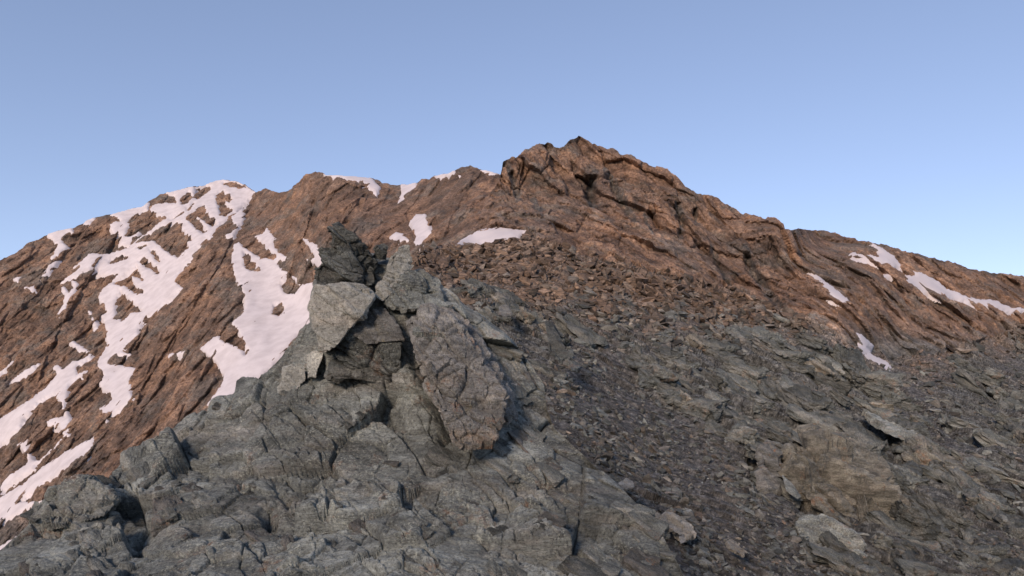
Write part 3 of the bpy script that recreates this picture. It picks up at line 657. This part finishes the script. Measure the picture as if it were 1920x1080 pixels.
LR = build_layer(-240, 1372, 1.66, fore_top, 1190, 1.66, fore_ctrl, 0.30, bed_fore, fore_feats, stretch=(1.7, 1.1, 0.75), amp=0.17, warp=0.06, crack=1.0,
                 band=(3.0, 7.0, 120, 280), seed=5.3, spec=lambda r: np.clip((r / 70.0) ** 0.2, 0.5, 1.1), rough=fore_rough,
                 along_ray=lambda U, V: 0.9 * sstep(820, 880, U) * (1 - sstep(35, 90, V - interp(fore_top)(U))))
rib_o = tag(obj('rock_rib', layer_mesh('rock_rib', LR, M_FORE, attrs={'iron_sunlit': np.zeros(LR.U.size), 'tone': LR.tone})), kind='structure')

# ------------------------------------------------------------------ single rocks
_ico = {}
def ico(level):
    if level not in _ico:
        bm = bmesh.new(); bmesh.ops.create_icosphere(bm, subdivisions=level, radius=1.0)
        _ico[level] = (np.array([v.co for v in bm.verts]), np.array([[v.index for v in f.verts] for f in bm.faces])); bm.free()
    return _ico[level]

def hull_planes(P):
    bm = bmesh.new()
    for p in P: bm.verts.new(p)
    bmesh.ops.convex_hull(bm, input=bm.verts)
    bm.normal_update(); c = np.mean(P, 0)
    out = {}
    for f in bm.faces:
        n = np.array(f.normal); d = n @ np.array(f.verts[0].co)
        if n @ c > d: n, d = -n, -d
        out[tuple(np.round(n, 3))] = (n, d)
    bm.free()
    return np.array([v[0] for v in out.values()]), np.array([v[1] for v in out.values()])

def rock_mesh(name, pts, level, mat, amp=0.12, sizes=(0.8, 0.4, 0.19, 0.09), absolute=False, crk=0.8, bed=None, stretch=(2.0, 1.1, 0.6), seed=0.0, iron_sunlit=0.0):
    P = np.array(pts, float); c = P.mean(0)
    n, d = hull_planes(P - c)
    ev, ex = np.linalg.eigh(np.cov((P - c).T)); sc_ = np.sqrt(ev + 1e-6); sc_ /= sc_.max()
    dirs, tri = ico(level)
    D = (dirs * np.maximum(sc_, 0.25)) @ ex.T
    q = D @ n.T
    with np.errstate(divide='ignore', invalid='ignore'):
        r = np.where(q > 1e-6, d[None] / q, 1e9)
    k = r.argmin(1); rm = r.min(1)
    # slightly worn arrises
    rs = -np.log(np.exp(-(r / rm[:, None] - 1) * 90).sum(1)) / 90 + 1
    pos = D * (rm * np.clip(rs, 0.9, 1.0))[:, None]
    N = n[k]
    Rr = pos / (np.linalg.norm(pos, axis=1)[:, None] + 1e-9); N = N * 0.75 + Rr * 0.35; N /= np.linalg.norm(N, axis=1)[:, None]
    bed = bed_fore if bed is None else bed
    S_ = np.linalg.norm(P.max(0) - P.min(0)); w = (pos + c).astype(f32); off = np.zeros(len(pos)); tone = np.full(len(pos), math.sin(seed * 7.7) * 0.3)
    for s in sizes:
        s = s if absolute else s * S_ / 3.0
        pk_ = w + 0.12 * s * np.stack([perlin(w / s * .8 + 3.3 + seed), perlin(w / s * .8 + 41.7), perlin(w / s * .8 + 91.7)], -1)
        h, e, rid = facet((pk_ @ bed.T) / (s * np.array(stretch, f32)) + seed, K=28 if level > 5 else 11)
        off += s * amp * (h - crk * np.clip(e, 0, 1)); tone += 0.18 * rid
    pos = pos + N * off[:, None]
    return mesh_np(name, pos + c, tris=tri, mat=mat, attrs={'iron_sunlit': np.full(len(pos), iron_sunlit), 'tone': tone})

def slab_pts(outline, thick, shrink=0.75, shift=(0, 0), fwd=0.0):
    """front outline in photo pixels with distances, and a back face set thick metres behind it"""
    o = np.array(outline, float)
    far = o[:, 0].mean() > 1142 or o[:, 2].mean() > 28
    d0 = o[:, 2].mean(); o[:, 2] = slope_d(o[:, 2]) if far else near_d(o[:, 2])
    thick = thick * o[:, 2].mean() / d0; o[:, 2] -= fwd
    if far:
        k_ = [at(LP, a_, b_) for a_, b_ in o[:, :2]]
        gap = np.array([o[j, 2] - LP.D(o[j:j + 1, 0], o[j:j + 1, 1])[0] for j in range(len(o))])
        o[:, 2] -= np.clip(np.mean([LP.d.ravel()[j] - LP.P.reshape(-1, 3)[j, 1] for j in k_]), 0, 5) + np.clip(gap.mean(), 0, 9) + 0.015 * o[:, 2].mean()
    f = px(o[:, 0], o[:, 1], o[:, 2]); c = o.mean(0)
    b = (o - c) * np.array([shrink, shrink, 1]) + c
    b = px(b[:, 0] + shift[0], b[:, 1] + shift[1], b[:, 2] + thick)
    return np.concatenate([f, b])

M_DARK = mat_grey('dark_schist', 0.8, lo=0.035, hi=0.18, lichen=0.35, rust=0.15)
M_PALE = mat_grey('pale_schist', 1.0, lo=0.30, hi=0.60, lichen=0.3, rust=0.2, tint=(1.01, 1.0, 0.88))
M_RUST = mat_grey('rusty_schist', 0.7, lo=0.05, hi=0.24, lichen=0.4, rust=1.0, tint=(1.02, 1.0, 0.92))
M_QUARTZ = mat_grey('quartz_schist', 0.5, lo=0.13, hi=0.40, lichen=0.2, rust=0.12, tint=(1.03, 0.98, 0.86))
M_SLAB = mat_grey('slab_schist', 0.8, lo=0.11, hi=0.36, lichen=0.5, rust=1.0, tint=(1.04, 1.0, 0.92), warm=0.8)
M_MID = mat_grey('mid_schist', 1.0, lo=0.05, hi=0.25, lichen=0.5, rust=0.6)
M_OCHRE = mat_grey('ochre_schist', 0.9, lo=0.055, hi=0.33, lichen=0.4, rust=0.8, tint=(1.08, 1.0, 0.80))

def zA(pts): return [(560 + x / 6.353, 410 + y / 6.353, d) for x, y, d in pts]
def zB(pts): return [(560 + x / 3.6, 560 + y / 3.6, d) for x, y, d in pts]

tower = bpy.data.objects.new('rock_tower', None); COL.objects.link(tower)
tower.location = px(650, 720, near_d(20.5))
tag(tower, 'jagged grey rock tower with a dark horned top and pale flank on the rib', 'rock tower')
bpy.context.view_layer.update()
def part(name, me, parent, label=None):
    o = obj(name, me, parent); o.matrix_parent_inverse = parent.matrix_world.inverted()
    if label: o['label'] = label
    return o
def P_(x): return x
cap = part('dark_cap', rock_mesh('dark_cap', slab_pts(zA([(215, 590, 20.6), (330, 430, 20.8), (520, 400, 20.6), (640, 310, 20.7), (860, 330, 20.8), (1010, 470, 21), (1000, 690, 20.6), (860, 810, 20.1), (520, 870, 19.6), (260, 800, 19.9), (205, 690, 20.3), (620, 600, 19.7)]), 2.4), 7, M_DARK, amp=0.17, seed=5.3, absolute=True, sizes=(1.0, 0.46, 0.2, 0.09)), tower, 'dark broken upper block')
part('horn', rock_mesh('horn', slab_pts(zA([(400, 150, 20.7), (450, 75, 20.8), (560, 100, 20.8), (700, 200, 20.9), (860, 330, 20.9), (800, 420, 20.6), (500, 400, 20.4), (410, 290, 20.5)]), 1.0), 6, M_DARK, amp=0.14, seed=5.3, absolute=True, sizes=(1.0, 0.46, 0.2, 0.09)), tower, 'dark leaning horn at the top')
part('shoulder_knob', rock_mesh('shoulder_knob', slab_pts(zA([(860, 330, 21), (930, 295, 21.1), (1045, 380, 21.2), (1090, 470, 21.2), (980, 480, 20.9)]), 0.9), 5, M_DARK, amp=0.12, seed=5.3, absolute=True, sizes=(1.0, 0.46, 0.2, 0.09)), tower)
part('pale_flank', rock_mesh('pale_flank', slab_pts(zA([(180, 770, 20.0), (400, 800, 19.75), (700, 790, 19.8), (870, 800, 19.9), (900, 950, 19.7), (650, 1080, 19.3)]) + zB([(250, 330, 19.2), (160, 380, 19.6), (120, 300, 19.9), (60, 60, 20.3), (250, 90, 19.3)]), 1.9, 0.85, fwd=0.38), 6, M_PALE, amp=0.07, seed=5.3, absolute=True, sizes=(1.0, 0.46, 0.2, 0.09)), tower, 'pale greenish grey flank')
part('right_slab', rock_mesh('right_slab', slab_pts(zA([(900, 930, 19.9), (1000, 640, 20.4), (1060, 430, 20.9), (1200, 290, 21.3), (1320, 310, 21.5), (1390, 560, 21.4), (1260, 640, 20.8), (1100, 660, 20.4), (1060, 850, 20.0), (1000, 990, 19.7)]), 1.4), 6, M_PALE, amp=0.09, seed=5.3, absolute=True, sizes=(1.0, 0.46, 0.2, 0.09)), tower, 'pale narrow upright slab')
part('rusty_block', rock_mesh('rusty_block', slab_pts(zB([(180, 90, 19.6), (440, 70, 19.4), (590, 60, 19.5), (650, 170, 19.3), (720, 280, 18.8), (620, 290, 18.6), (450, 310, 18.55), (330, 220, 18.8)]), 2.2, 0.9), 6, M_RUST, amp=0.06, seed=5.3, absolute=True, sizes=(1.0, 0.46, 0.2, 0.09)), tower, 'rust-stained block')
part('shadowed_base', rock_mesh('shadowed_base', slab_pts(zB([(250, 150, 19.3), (330, 200, 18.9), (520, 330, 18.6), (690, 300, 18.8), (715, 470, 18.5), (640, 590, 18.3), (420, 560, 18.5), (190, 530, 19.3), (255, 330, 19.3)]), 3.0, 1.0), 6, M_MID, amp=0.15, seed=5.3, absolute=True, sizes=(1.0, 0.46, 0.2, 0.09)), tower, 'dark hollowed base')
part('back_block', rock_mesh('back_block', slab_pts(zA([(1090, 640, 20.6), (1260, 640, 20.8), (1400, 590, 21.2), (1560, 700, 21.3), (1700, 930, 20.6), (1800, 1060, 20.2), (1500, 1090, 19.4), (1200, 1080, 19.6), (1050, 1050, 20.0)]), 2.0), 6, M_FORE, amp=0.16, seed=5.3, absolute=True, sizes=(1.0, 0.46, 0.2, 0.09)), tower)

part('core', rock_mesh('core', slab_pts(zA([(230, 560, 21.4), (420, 430, 21.6), (850, 440, 21.8), (1200, 420, 22), (1380, 620, 22), (1650, 1000, 21.6)]) + zB([(900, 500, 19.6), (700, 600, 19.2), (150, 520, 20.2), (90, 60, 21.2)]), 3.0, 0.95), 5, M_FORE, amp=0.12, seed=5.3, absolute=True, sizes=(1.0, 0.46, 0.2, 0.09)), tower)

lean = bpy.data.objects.new('leaning_slab', None); COL.objects.link(lean); lean.location = px(880, 850, near_d(13.6))
tag(lean, 'thick tilted grey-brown slab with fine crossing cracks, right below the tower', 'rock slab')
bpy.context.view_layer.update()
part('slab_body', rock_mesh('slab_body', slab_pts(zB([(700, 150, 17.6), (850, 40, 18.2), (1010, 110, 18.3), (1130, 250, 17.4), (1250, 430, 16.6), (1400, 640, 15.4), (1420, 820, 14.4), (1330, 1020, 13.4), (1100, 1035, 13.2), (1030, 980, 13.3), (960, 720, 14.2), (900, 540, 15.2), (760, 330, 16.6), (1200, 640, 14.7)]), 2.2, 0.85, (26, 0), 0.38), 7, M_SLAB, amp=0.12, crk=1.2, seed=5.3, absolute=True, sizes=(0.85, 0.4, 0.19, 0.085), stretch=(1.3, 1.2, 0.5)), lean)
part('top_flake', rock_mesh('top_flake', slab_pts(zB([(730, 250, 16.5), (830, 190, 16.9), (960, 190, 17.1), (1010, 260, 16.8), (930, 270, 16.5), (820, 270, 16.3)]), 0.35, fwd=0.38), 5, M_FORE, amp=0.12, seed=5.3, absolute=True, sizes=(0.85, 0.4, 0.19, 0.085)), lean)
part('edge_flake', rock_mesh('edge_flake', slab_pts(zB([(850, 430, 15.3), (1000, 400, 15.8), (1060, 400, 15.9), (1040, 440, 15.5), (920, 530, 14.85), (890, 500, 14.9)]), 0.3, fwd=0.38), 5, M_RUST, amp=0.06, seed=5.3, absolute=True, sizes=(0.85, 0.4, 0.19, 0.085)), lean)

single = [
    ('boulder', 'pale lichen-dusted upright block at the left foot of the tower', 'boulder', [(522, 740, 20.6), (530, 690, 21), (548, 682, 21.1), (572, 690, 21), (574, 712, 20.7), (545, 745, 20.3)], 1.2, M_PALE, 5, 0.08),
    ('boulder', 'narrow pale block wedged between tower and lichen-dusted block', 'boulder', [(572, 665, 20.9), (590, 655, 20.9), (608, 660, 20.6), (596, 690, 20.2), (590, 712, 20.0), (576, 712, 20.3)], 1.0, M_PALE, 5, 0.07),
    ('rounded_rock', 'rounded grey rock with dark overhanging left side at lower left', 'rock', [(58, 965, 12.6), (75, 945, 13), (100, 918, 13.3), (150, 897, 13.4), (190, 908, 13.2), (222, 935, 12.8), (200, 965, 12.2), (120, 990, 11.6), (75, 992, 11.9)], 1.9, M_FORE, 6, 0.11),
    ('outcrop_block', 'big ochre-streaked block above a dark cleft on the right slope', 'outcrop', [(1478, 850, 37), (1520, 840, 38), (1560, 850, 38), (1640, 900, 37), (1700, 960, 34), (1690, 990, 33), (1600, 1000, 31), (1540, 960, 31.5), (1495, 915, 33), (1560, 920, 32.6)], 5, M_OCHRE, 6, 0.26),
    ('outcrop_slab', 'dipping grey slab with pale top edge below the ochre block', 'outcrop', [(1492, 985, 26.5), (1520, 970, 27.6), (1560, 985, 27.6), (1625, 1045, 25.4), (1620, 1055, 25), (1550, 1052, 24.2), (1510, 1025, 24.8)], 2.4, M_FORE, 6, 0.16),
    ('rock_pillar', 'brown upright pillar left of the ochre block, dark cleft at its side', 'outcrop', [(1420, 835, 36), (1440, 828, 36.6), (1460, 850, 36), (1462, 890, 34.4), (1455, 922, 33), (1436, 925, 32.6), (1425, 890, 33.6)], 2.5, M_RUST, 6, 0.15),
    ('rock_plate', 'small grey plate lying against the foot of the ochre block', 'rock', [(1466, 890, 33), (1480, 900, 33), (1502, 930, 31.6), (1496, 937, 31.3), (1474, 922, 31.8)], 0.7, M_FORE, 5, 0.06),
    ('outcrop_slab', 'upper of two long grey slabs side by side on the right slope', 'outcrop', [(1610, 768, 76), (1640, 778, 76), (1690, 800, 73), (1730, 820, 70), (1722, 826, 69), (1680, 815, 70), (1630, 795, 73)], 3, M_FORE, 5, 0.13),
    ('outcrop_slab', 'lower of two long grey slabs side by side on the right slope', 'outcrop', [(1625, 785, 72), (1660, 800, 71), (1700, 805, 70), (1726, 822, 68), (1700, 828, 67), (1660, 812, 69)], 3, M_FORE, 5, 0.13),
    ('leaning_rock', 'dark smooth wedge leaning on the scree right of the rib', 'rock', [(1020, 600, 44), (1034, 598, 45), (1050, 630, 44), (1070, 668, 41), (1052, 684, 40), (1030, 660, 41)], 2, M_DARK, 5, 0.06),
    ('pale_boulder', 'cluster-topping pale quartz boulder beside the near rib edge', 'boulder', [(1158, 906, 18.6), (1175, 896, 19.0), (1188, 902, 19.0), (1190, 914, 18.6), (1168, 918, 18.4)], 0.4, M_QUARTZ, 5, 0.12),
    ('quartz_ledge', 'pale cream quartz ledge along the gully bottom right of the rib', 'outcrop', [(1228, 972, 17.4), (1250, 964, 18.0), (1285, 980, 17.8), (1302, 1004, 16.9), (1285, 1008, 16.5), (1248, 988, 16.8)], 0.6, M_QUARTZ, 6, 0.22),
    ('quartz_ledge', 'whitish quartz band below the cream ledge near the bottom edge', 'outcrop', [(1360, 1012, 17.6), (1375, 1012, 17.8), (1400, 1036, 16.8), (1392, 1042, 16.5), (1368, 1028, 17.0)], 0.4, M_QUARTZ, 5, 0.14),
    ('boulder', 'small white angular stone under the cream quartz ledge', 'stone', [(1272, 1006, 15.4), (1282, 1002, 15.5), (1286, 1016, 15.2), (1276, 1020, 15.0)], 0.2, M_QUARTZ, 4, 0.06),
    ('outcrop_block', 'brown bedrock knob above the dark cleft on the middle slope', 'outcrop', [(1370, 800, 47), (1395, 788, 48), (1410, 800, 47.4), (1412, 830, 45), (1385, 840, 43.5), (1366, 825, 44.5)], 3, M_DARK, 5, 0.12),
    ('outcrop_block', 'dark rounded block with flat pale top at the right slope', 'outcrop', [(1686, 875, 54), (1710, 862, 55), (1728, 880, 54), (1725, 910, 51), (1700, 900, 51.5)], 3, M_DARK, 5, 0.08),
    ('boulder', 'brown block standing on scree just right of the tower', 'boulder', [(935, 575, 62), (950, 570, 63), (962, 590, 60.5), (950, 596, 59.5), (936, 590, 60)], 1.4, M_RUST, 4, 0.08),
]
random.seed(5)
for i, (nm, label, cat, out, th, mt, lev, am) in enumerate(single):
    tag(obj(nm, rock_mesh(nm, slab_pts(out, th, 0.85), lev, mt, amp=am, seed=10.3 + i * 1.37)), label, cat)

# ------------------------------------------------------------------ broken ledges standing out of the rib and of the outcrops
from mathutils import Matrix
rng = np.random.RandomState(21)
def block_templates(n, level, mats, dims, amp):
    out = []
    for k in range(n):
        c = np.array([[x, y, z] for x in (-1, 1) for y in (-1, 1) for z in (-1, 1)], float)
        c = c * np.array(dims) * rng.uniform(.8, 1.15, 3) + rng.normal(0, .16, (8, 3)) * np.array([1, 1, .5])
        c[:4] *= rng.uniform(.55, .95)
        out.append([rock_mesh('ledge', c, level, m, amp=amp, sizes=(0.8, 0.38, 0.17), bed=np.eye(3, dtype=f32), seed=k * 2.1) for m in mats])
    return out
def place(L, name, parent, i, half, bed, T, pick, sink=0.08, jit=0.2):
    P0 = L.P.reshape(-1, 3); N0 = L.N.reshape(-1, 3)
    for j, h in zip(i, half):
        B = bed.astype(float) + rng.normal(0, jit, (3, 3))
        z = B[2] * 0.75 + N0[j] * 0.45; z /= np.linalg.norm(z); x = B[0] - z * (B[0] @ z); x /= np.linalg.norm(x)
        R_ = np.stack([x, np.cross(z, x), z], -1)
        t = T[rng.randint(len(T))]
        o = obj(name, t[pick(j)], parent)
        m4 = np.eye(4); m4[:3, :3] = R_ * h; m4[:3, 3] = P0[j] - N0[j] * h * sink
        o.matrix_world = Matrix(m4.tolist())
def pick_at(L, n, w, lo, hi, pw):
    w = w.ravel() * L.valid; i = rng.choice(L.U.size, n, p=w / w.sum())
    return i, lo * (hi / lo) ** (rng.uniform(0, 1, n) ** pw) * L.d.ravel()[i] / FPX * 0.5
TB = block_templates(12, 4, (M_FORE, M_DARK, M_RUST), (1.0, 0.62, 0.30), 0.13)
nn = fbm(np.stack([LR.U.ravel() / 90, LR.V.ravel() / 60, np.zeros(LR.U.size) + 5], -1), 3).reshape(LR.sh)
wr = sstep(-0.1, 0.3, nn) * (LR.V > 640) * (LR.V < 1150) * (LR.V > interp(fore_top)(LR.U) + 12)
i, h = pick_at(LR, 240, wr, 20, 90, 1.4)
place(LR, 'ledge', rib_o, i, h, bed_fore, TB, lambda j: rng.choice([0, 0, 0, 0, 1, 2]))
i, h = pick_at(LP, 290, outcrop(LP.U, LP.V) * (poly_sd(LP.U, LP.V, PEAK_SNOW[3][3]) < -24) * (LP.V < 1110) * (LP.U < 1950) * (LP.U > 830), 16, 95, 1.4)
TO = block_templates(12, 4, (M_MID, M_DARK, M_RUST), (1.15, 0.6, 0.3), 0.2)
place(LP, 'ledge', scree_o, i, h, bed_ledge, TO, lambda j: rng.choice([0, 0, 0, 1, 1, 2]), sink=-0.08)

BANDS = [((1190, 690), (1330, 790), 30), ((1240, 660), (1420, 770), 34), ((1300, 640), (1480, 740), 30), ((1250, 735), (1400, 800), 26), ((1380, 625), (1560, 730), 34), ((1450, 720), (1620, 830), 36),
         ((1500, 650), (1660, 750), 34), ((1400, 770), (1560, 850), 30), ((1560, 680), (1740, 800), 36), ((1520, 800), (1700, 910), 38), ((1640, 760), (1790, 880), 34), ((1600, 860), (1770, 980), 40),
         ((1700, 830), (1870, 960), 38), ((1680, 960), (1830, 1060), 40), ((1640, 1010), (1740, 1085), 36), ((1780, 900), (1920, 1010), 36), ((1790, 670), (1890, 760), 26), ((1830, 760), (1950, 860), 30), ((1800, 1010), (1930, 1100), 38),
         ((1330, 800), (1420, 850), 30), ((1470, 835), (1540, 860), 24), ((1560, 1040), (1660, 1100), 36), ((900, 540), (985, 620), 30), ((950, 560), (1040, 640), 24), ((850, 545), (930, 600), 26)]
rb = np.random.RandomState(4)
TBB = block_templates(9, 5, (M_MID, M_DARK, M_OCHRE), (1.0, 0.66, 0.42), 0.17)
SN4 = PEAK_SNOW[3][3]
for k, ((ua, va_), (ub, vb), wd) in enumerate(BANDS):
    a_ = np.array([ua, va_], float); b_ = np.array([ub, vb], float); L_ = np.linalg.norm(b_ - a_); t_ = (b_ - a_) / L_; n_ = np.array([t_[1], -t_[0]])
    nblk = max(3, int(L_ / (wd * 0.8)))
    for q_ in range(nblk):
        p_ = a_ + (b_ - a_) * ((q_ + .5) / nblk + rb.normal(0, .02)) + n_ * rb.normal(0, wd * .16)
        if poly_sd(p_[:1], p_[1:], SN4)[0] > -wd * 0.6: continue
        dd = float(LP.D(p_[:1], p_[1:])[0]); h = wd * rb.uniform(.6, 1.35) * dd / FPX
        c_ = LP.P.reshape(-1, 3)[at(LP, *p_)]; c0 = px(p_[0], p_[1], dd); c2 = px(*(p_ + t_ * 8), float(LP.D((p_ + t_ * 8)[:1], (p_ + t_ * 8)[1:])[0])); c3 = px(*(p_ - n_ * 8), float(LP.D((p_ - n_ * 8)[:1], (p_ - n_ * 8)[1:])[0]))
        x = c2 - c0; x /= np.linalg.norm(x); z = np.cross(c3 - c0, x); z /= np.linalg.norm(z); z *= -np.sign(z @ c_)
        z = z + rb.normal(0, .16, 3) + 0.25 * np.cross(x, z) * rb.choice([-1, 1]); z /= np.linalg.norm(z); x = x + rb.normal(0, .14, 3); x -= z * (x @ z); x /= np.linalg.norm(x)
        m4 = np.eye(4); m4[:3, :3] = np.stack([x, np.cross(z, x), z], -1) * h; m4[:3, 3] = c_ + z * h * 0.2
        o = obj('bedrock_block', TBB[rb.randint(len(TBB))][rb.choice([0, 0, 0, 1, 1, 1, 2])], scree_o); o.matrix_world = Matrix(m4.tolist())

# ------------------------------------------------------------------ loose stones on the scree
rng = np.random.RandomState(11)
TEMPL = []
for k in range(14):
    p = rng.normal(0, 1, (11, 3)); p /= np.linalg.norm(p, axis=1)[:, None]; p *= rng.uniform(.75, 1.1, (11, 1)) * np.array([1.0, rng.uniform(.55, .85), rng.uniform(.25, .5)])
    bm = bmesh.new()
    for q in p: bm.verts.new(q)
    r = bmesh.ops.convex_hull(bm, input=bm.verts)
    bmesh.ops.delete(bm, geom=[g for g in r['geom_interior'] if isinstance(g, bmesh.types.BMVert)], context='VERTS')
    bmesh.ops.triangulate(bm, faces=bm.faces); bm.verts.index_update()
    TEMPL.append((np.array([v.co for v in bm.verts]), np.array([[v.index for v in f.verts] for f in bm.faces]))); bm.free()

def rand_rot(n, N, flat=0.6):
    """random frames whose short axis leans to the surface normal"""
    z = N + flat * rng.normal(0, 1, (n, 3)); z /= np.linalg.norm(z, axis=1)[:, None]
    x = rng.normal(0, 1, (n, 3)) + 0.9 * np.array([0.6, -0.2, -0.6]); x -= z * (x * z).sum(1)[:, None]; x /= np.linalg.norm(x, axis=1)[:, None]
    y = np.cross(z, x)
    return np.stack([x, y, z], -1)

def scatter(L, n, wfun, smin, smax, power):
    w = wfun(L).ravel().copy(); w = w / w.sum()
    i = rng.choice(L.U.size, n, p=w)
    s = smin * (smax / smin) ** (rng.uniform(0, 1, n) ** power)       # size on the photo, pixels
    s = s * (0.55 + 0.65 * L.coarse.ravel()[i])
    size = s * L.d.ravel()[i] / FPX * 0.5
    return i, size, s

def w_scree(L):
    inside = (L.V < np.minimum(1110, interp(fore_top)(L.U) + 40)) & (L.V > interp(foot)(L.U) - 4) & (L.U > 760)
    a = np.radians(-58); x = L.U * np.sin(a) + L.V * np.cos(a); y = -L.U * np.cos(a) + L.V * np.sin(a)
    nz = fbm(np.stack([x.ravel() / 60, y.ravel() / 190, np.zeros(x.size) + 3], -1), 4).reshape(L.sh)
    L.coarse = sstep(-0.3, 0.35, nz + 0.45 * (1 - sstep(560, 680, L.V)) - 0.1)
    for p_ in PEAK_SNOW: inside = inside & (poly_sd(L.U, L.V, p_[3]) < 1)
    return inside * (0.12 + L.scree.reshape(L.sh)) * L.valid.reshape(L.sh) * (0.45 + L.coarse)
ii, size, spx = scatter(LP, 36000, w_scree, 2.8, 38.0, 2.3)
order = np.argsort(-spx); big, rest = order[:200], order[200:]
SM = [mat_grey('stone_grey', 0.6, lo=0.045, hi=0.24, lichen=0.2, rust=0.15), mat_grey('stone_dark', 0.6, lo=0.045, hi=0.24, lichen=0.1, rust=0.1)]
P0 = LP.P.reshape(-1, 3); N0 = LP.N.reshape(-1, 3); ir = iron_sunlit.ravel()
R = rand_rot(len(ii), N0[ii]); pos = P0[ii] + N0[ii] * (size * 0.12)[:, None]
tk = rng.randint(0, len(TEMPL), len(ii))
VV, FF, AA, TT, off = [], [], [], [], 0
for k, (tv_, tf_) in enumerate(TEMPL):
    j = rest[tk[rest] == k]
    v = np.einsum('nij,vj->nvi', R[j], tv_) * size[j][:, None, None] + pos[j][:, None]
    VV.append(v.reshape(-1, 3)); FF.append((tf_[None] + (np.arange(len(j)) * len(tv_))[:, None, None]).reshape(-1, 3) + off); off += v.shape[0] * v.shape[1]
    AA.append(np.repeat(np.clip(ir[ii[j]] + rng.normal(0, 0.28, len(j)), 0, 1), len(tv_))); TT.append(np.repeat(rng.normal(0, 0.75, len(j)).clip(-1.2, 2.2), len(tv_)))
tag(obj('scree_stones', mesh_np('scree_stones', np.concatenate(VV), tris=np.concatenate(FF), mat=SM[1], attrs={'iron_sunlit': np.concatenate(AA), 'tone': np.concatenate(TT)}), scree_o), kind='stuff')
tm = {}
for j in big:
    k = int(tk[j]); b = int(ir[ii[j]] * 3 + .5)
    if (k, b) not in tm:
        # a denser, chipped version of the template for the stones that show largest
        pts = TEMPL[k][0]
        tm[(k, b)] = rock_mesh('stone', pts, 3, SM[k % 2], amp=0.12, sizes=(0.9, 0.45), seed=k * 1.3, iron_sunlit=b / 3.0)
    o = obj('stone', tm[(k, b)], scree_o)
    m4 = np.eye(4); m4[:3, :3] = R[j] * size[j]; m4[:3, 3] = pos[j]
    from mathutils import Matrix
    o.matrix_world = Matrix(m4.tolist())

# small pale quartz stones along the foot of the rib and down the right-hand gully
qp = [(u, 905 + (u - 1150) * 0.52 + v) for u, v in zip(rng.uniform(1150, 1430, 55), rng.normal(0, 15, 55))] + [(u, 735 + (u - 1720) * 0.62 + v) for u, v in zip(rng.uniform(1660, 1925, 45), rng.normal(0, 14, 45))]
MQ = [rock_mesh('stone', TEMPL[k][0], 3, M_QUARTZ, amp=0.12, sizes=(0.9, 0.45), seed=k * 1.3) for k in range(6)]
for u, v in qp:
    d_ = float(LP.D(np.array([u]), np.array([v]))[0]); h = rng.uniform(2.0, 7.5) * d_ / FPX
    c_ = LP.P.reshape(-1, 3)[at(LP, u, v)]; R1 = rand_rot(1, np.array([[0, -.6, .8]]))[0]
    o = obj('stone', MQ[rng.randint(6)], scree_o); m4 = np.eye(4); m4[:3, :3] = R1 * h; m4[:3, 3] = c_ + np.array([0, 0, h * .1]); o.matrix_world = Matrix(m4.tolist())
# ------------------------------------------------------------------ valley ground out to the horizon
vr = np.concatenate([[0], np.geomspace(400, 30000, 24)]); va = np.linspace(0, 2 * np.pi, 49)[:-1]
gv = np.stack([np.outer(vr, np.cos(va)), np.outer(vr, np.sin(va)), np.full((len(vr), len(va)), -420.0)], -1)
gi = np.arange(gv.shape[0] * gv.shape[1]).reshape(gv.shape[:2]); gj = np.roll(gi, -1, 1)
tag(obj('valley_floor', mesh_np('valley_floor', gv.reshape(-1, 3), quads=np.stack([gi[:-1], gj[:-1], gj[1:], gi[1:]], -1).reshape(-1, 4), mat=M_FAR, attrs={'grey': np.zeros(gv.shape[0] * gv.shape[1]) + 0.5})), kind='structure')
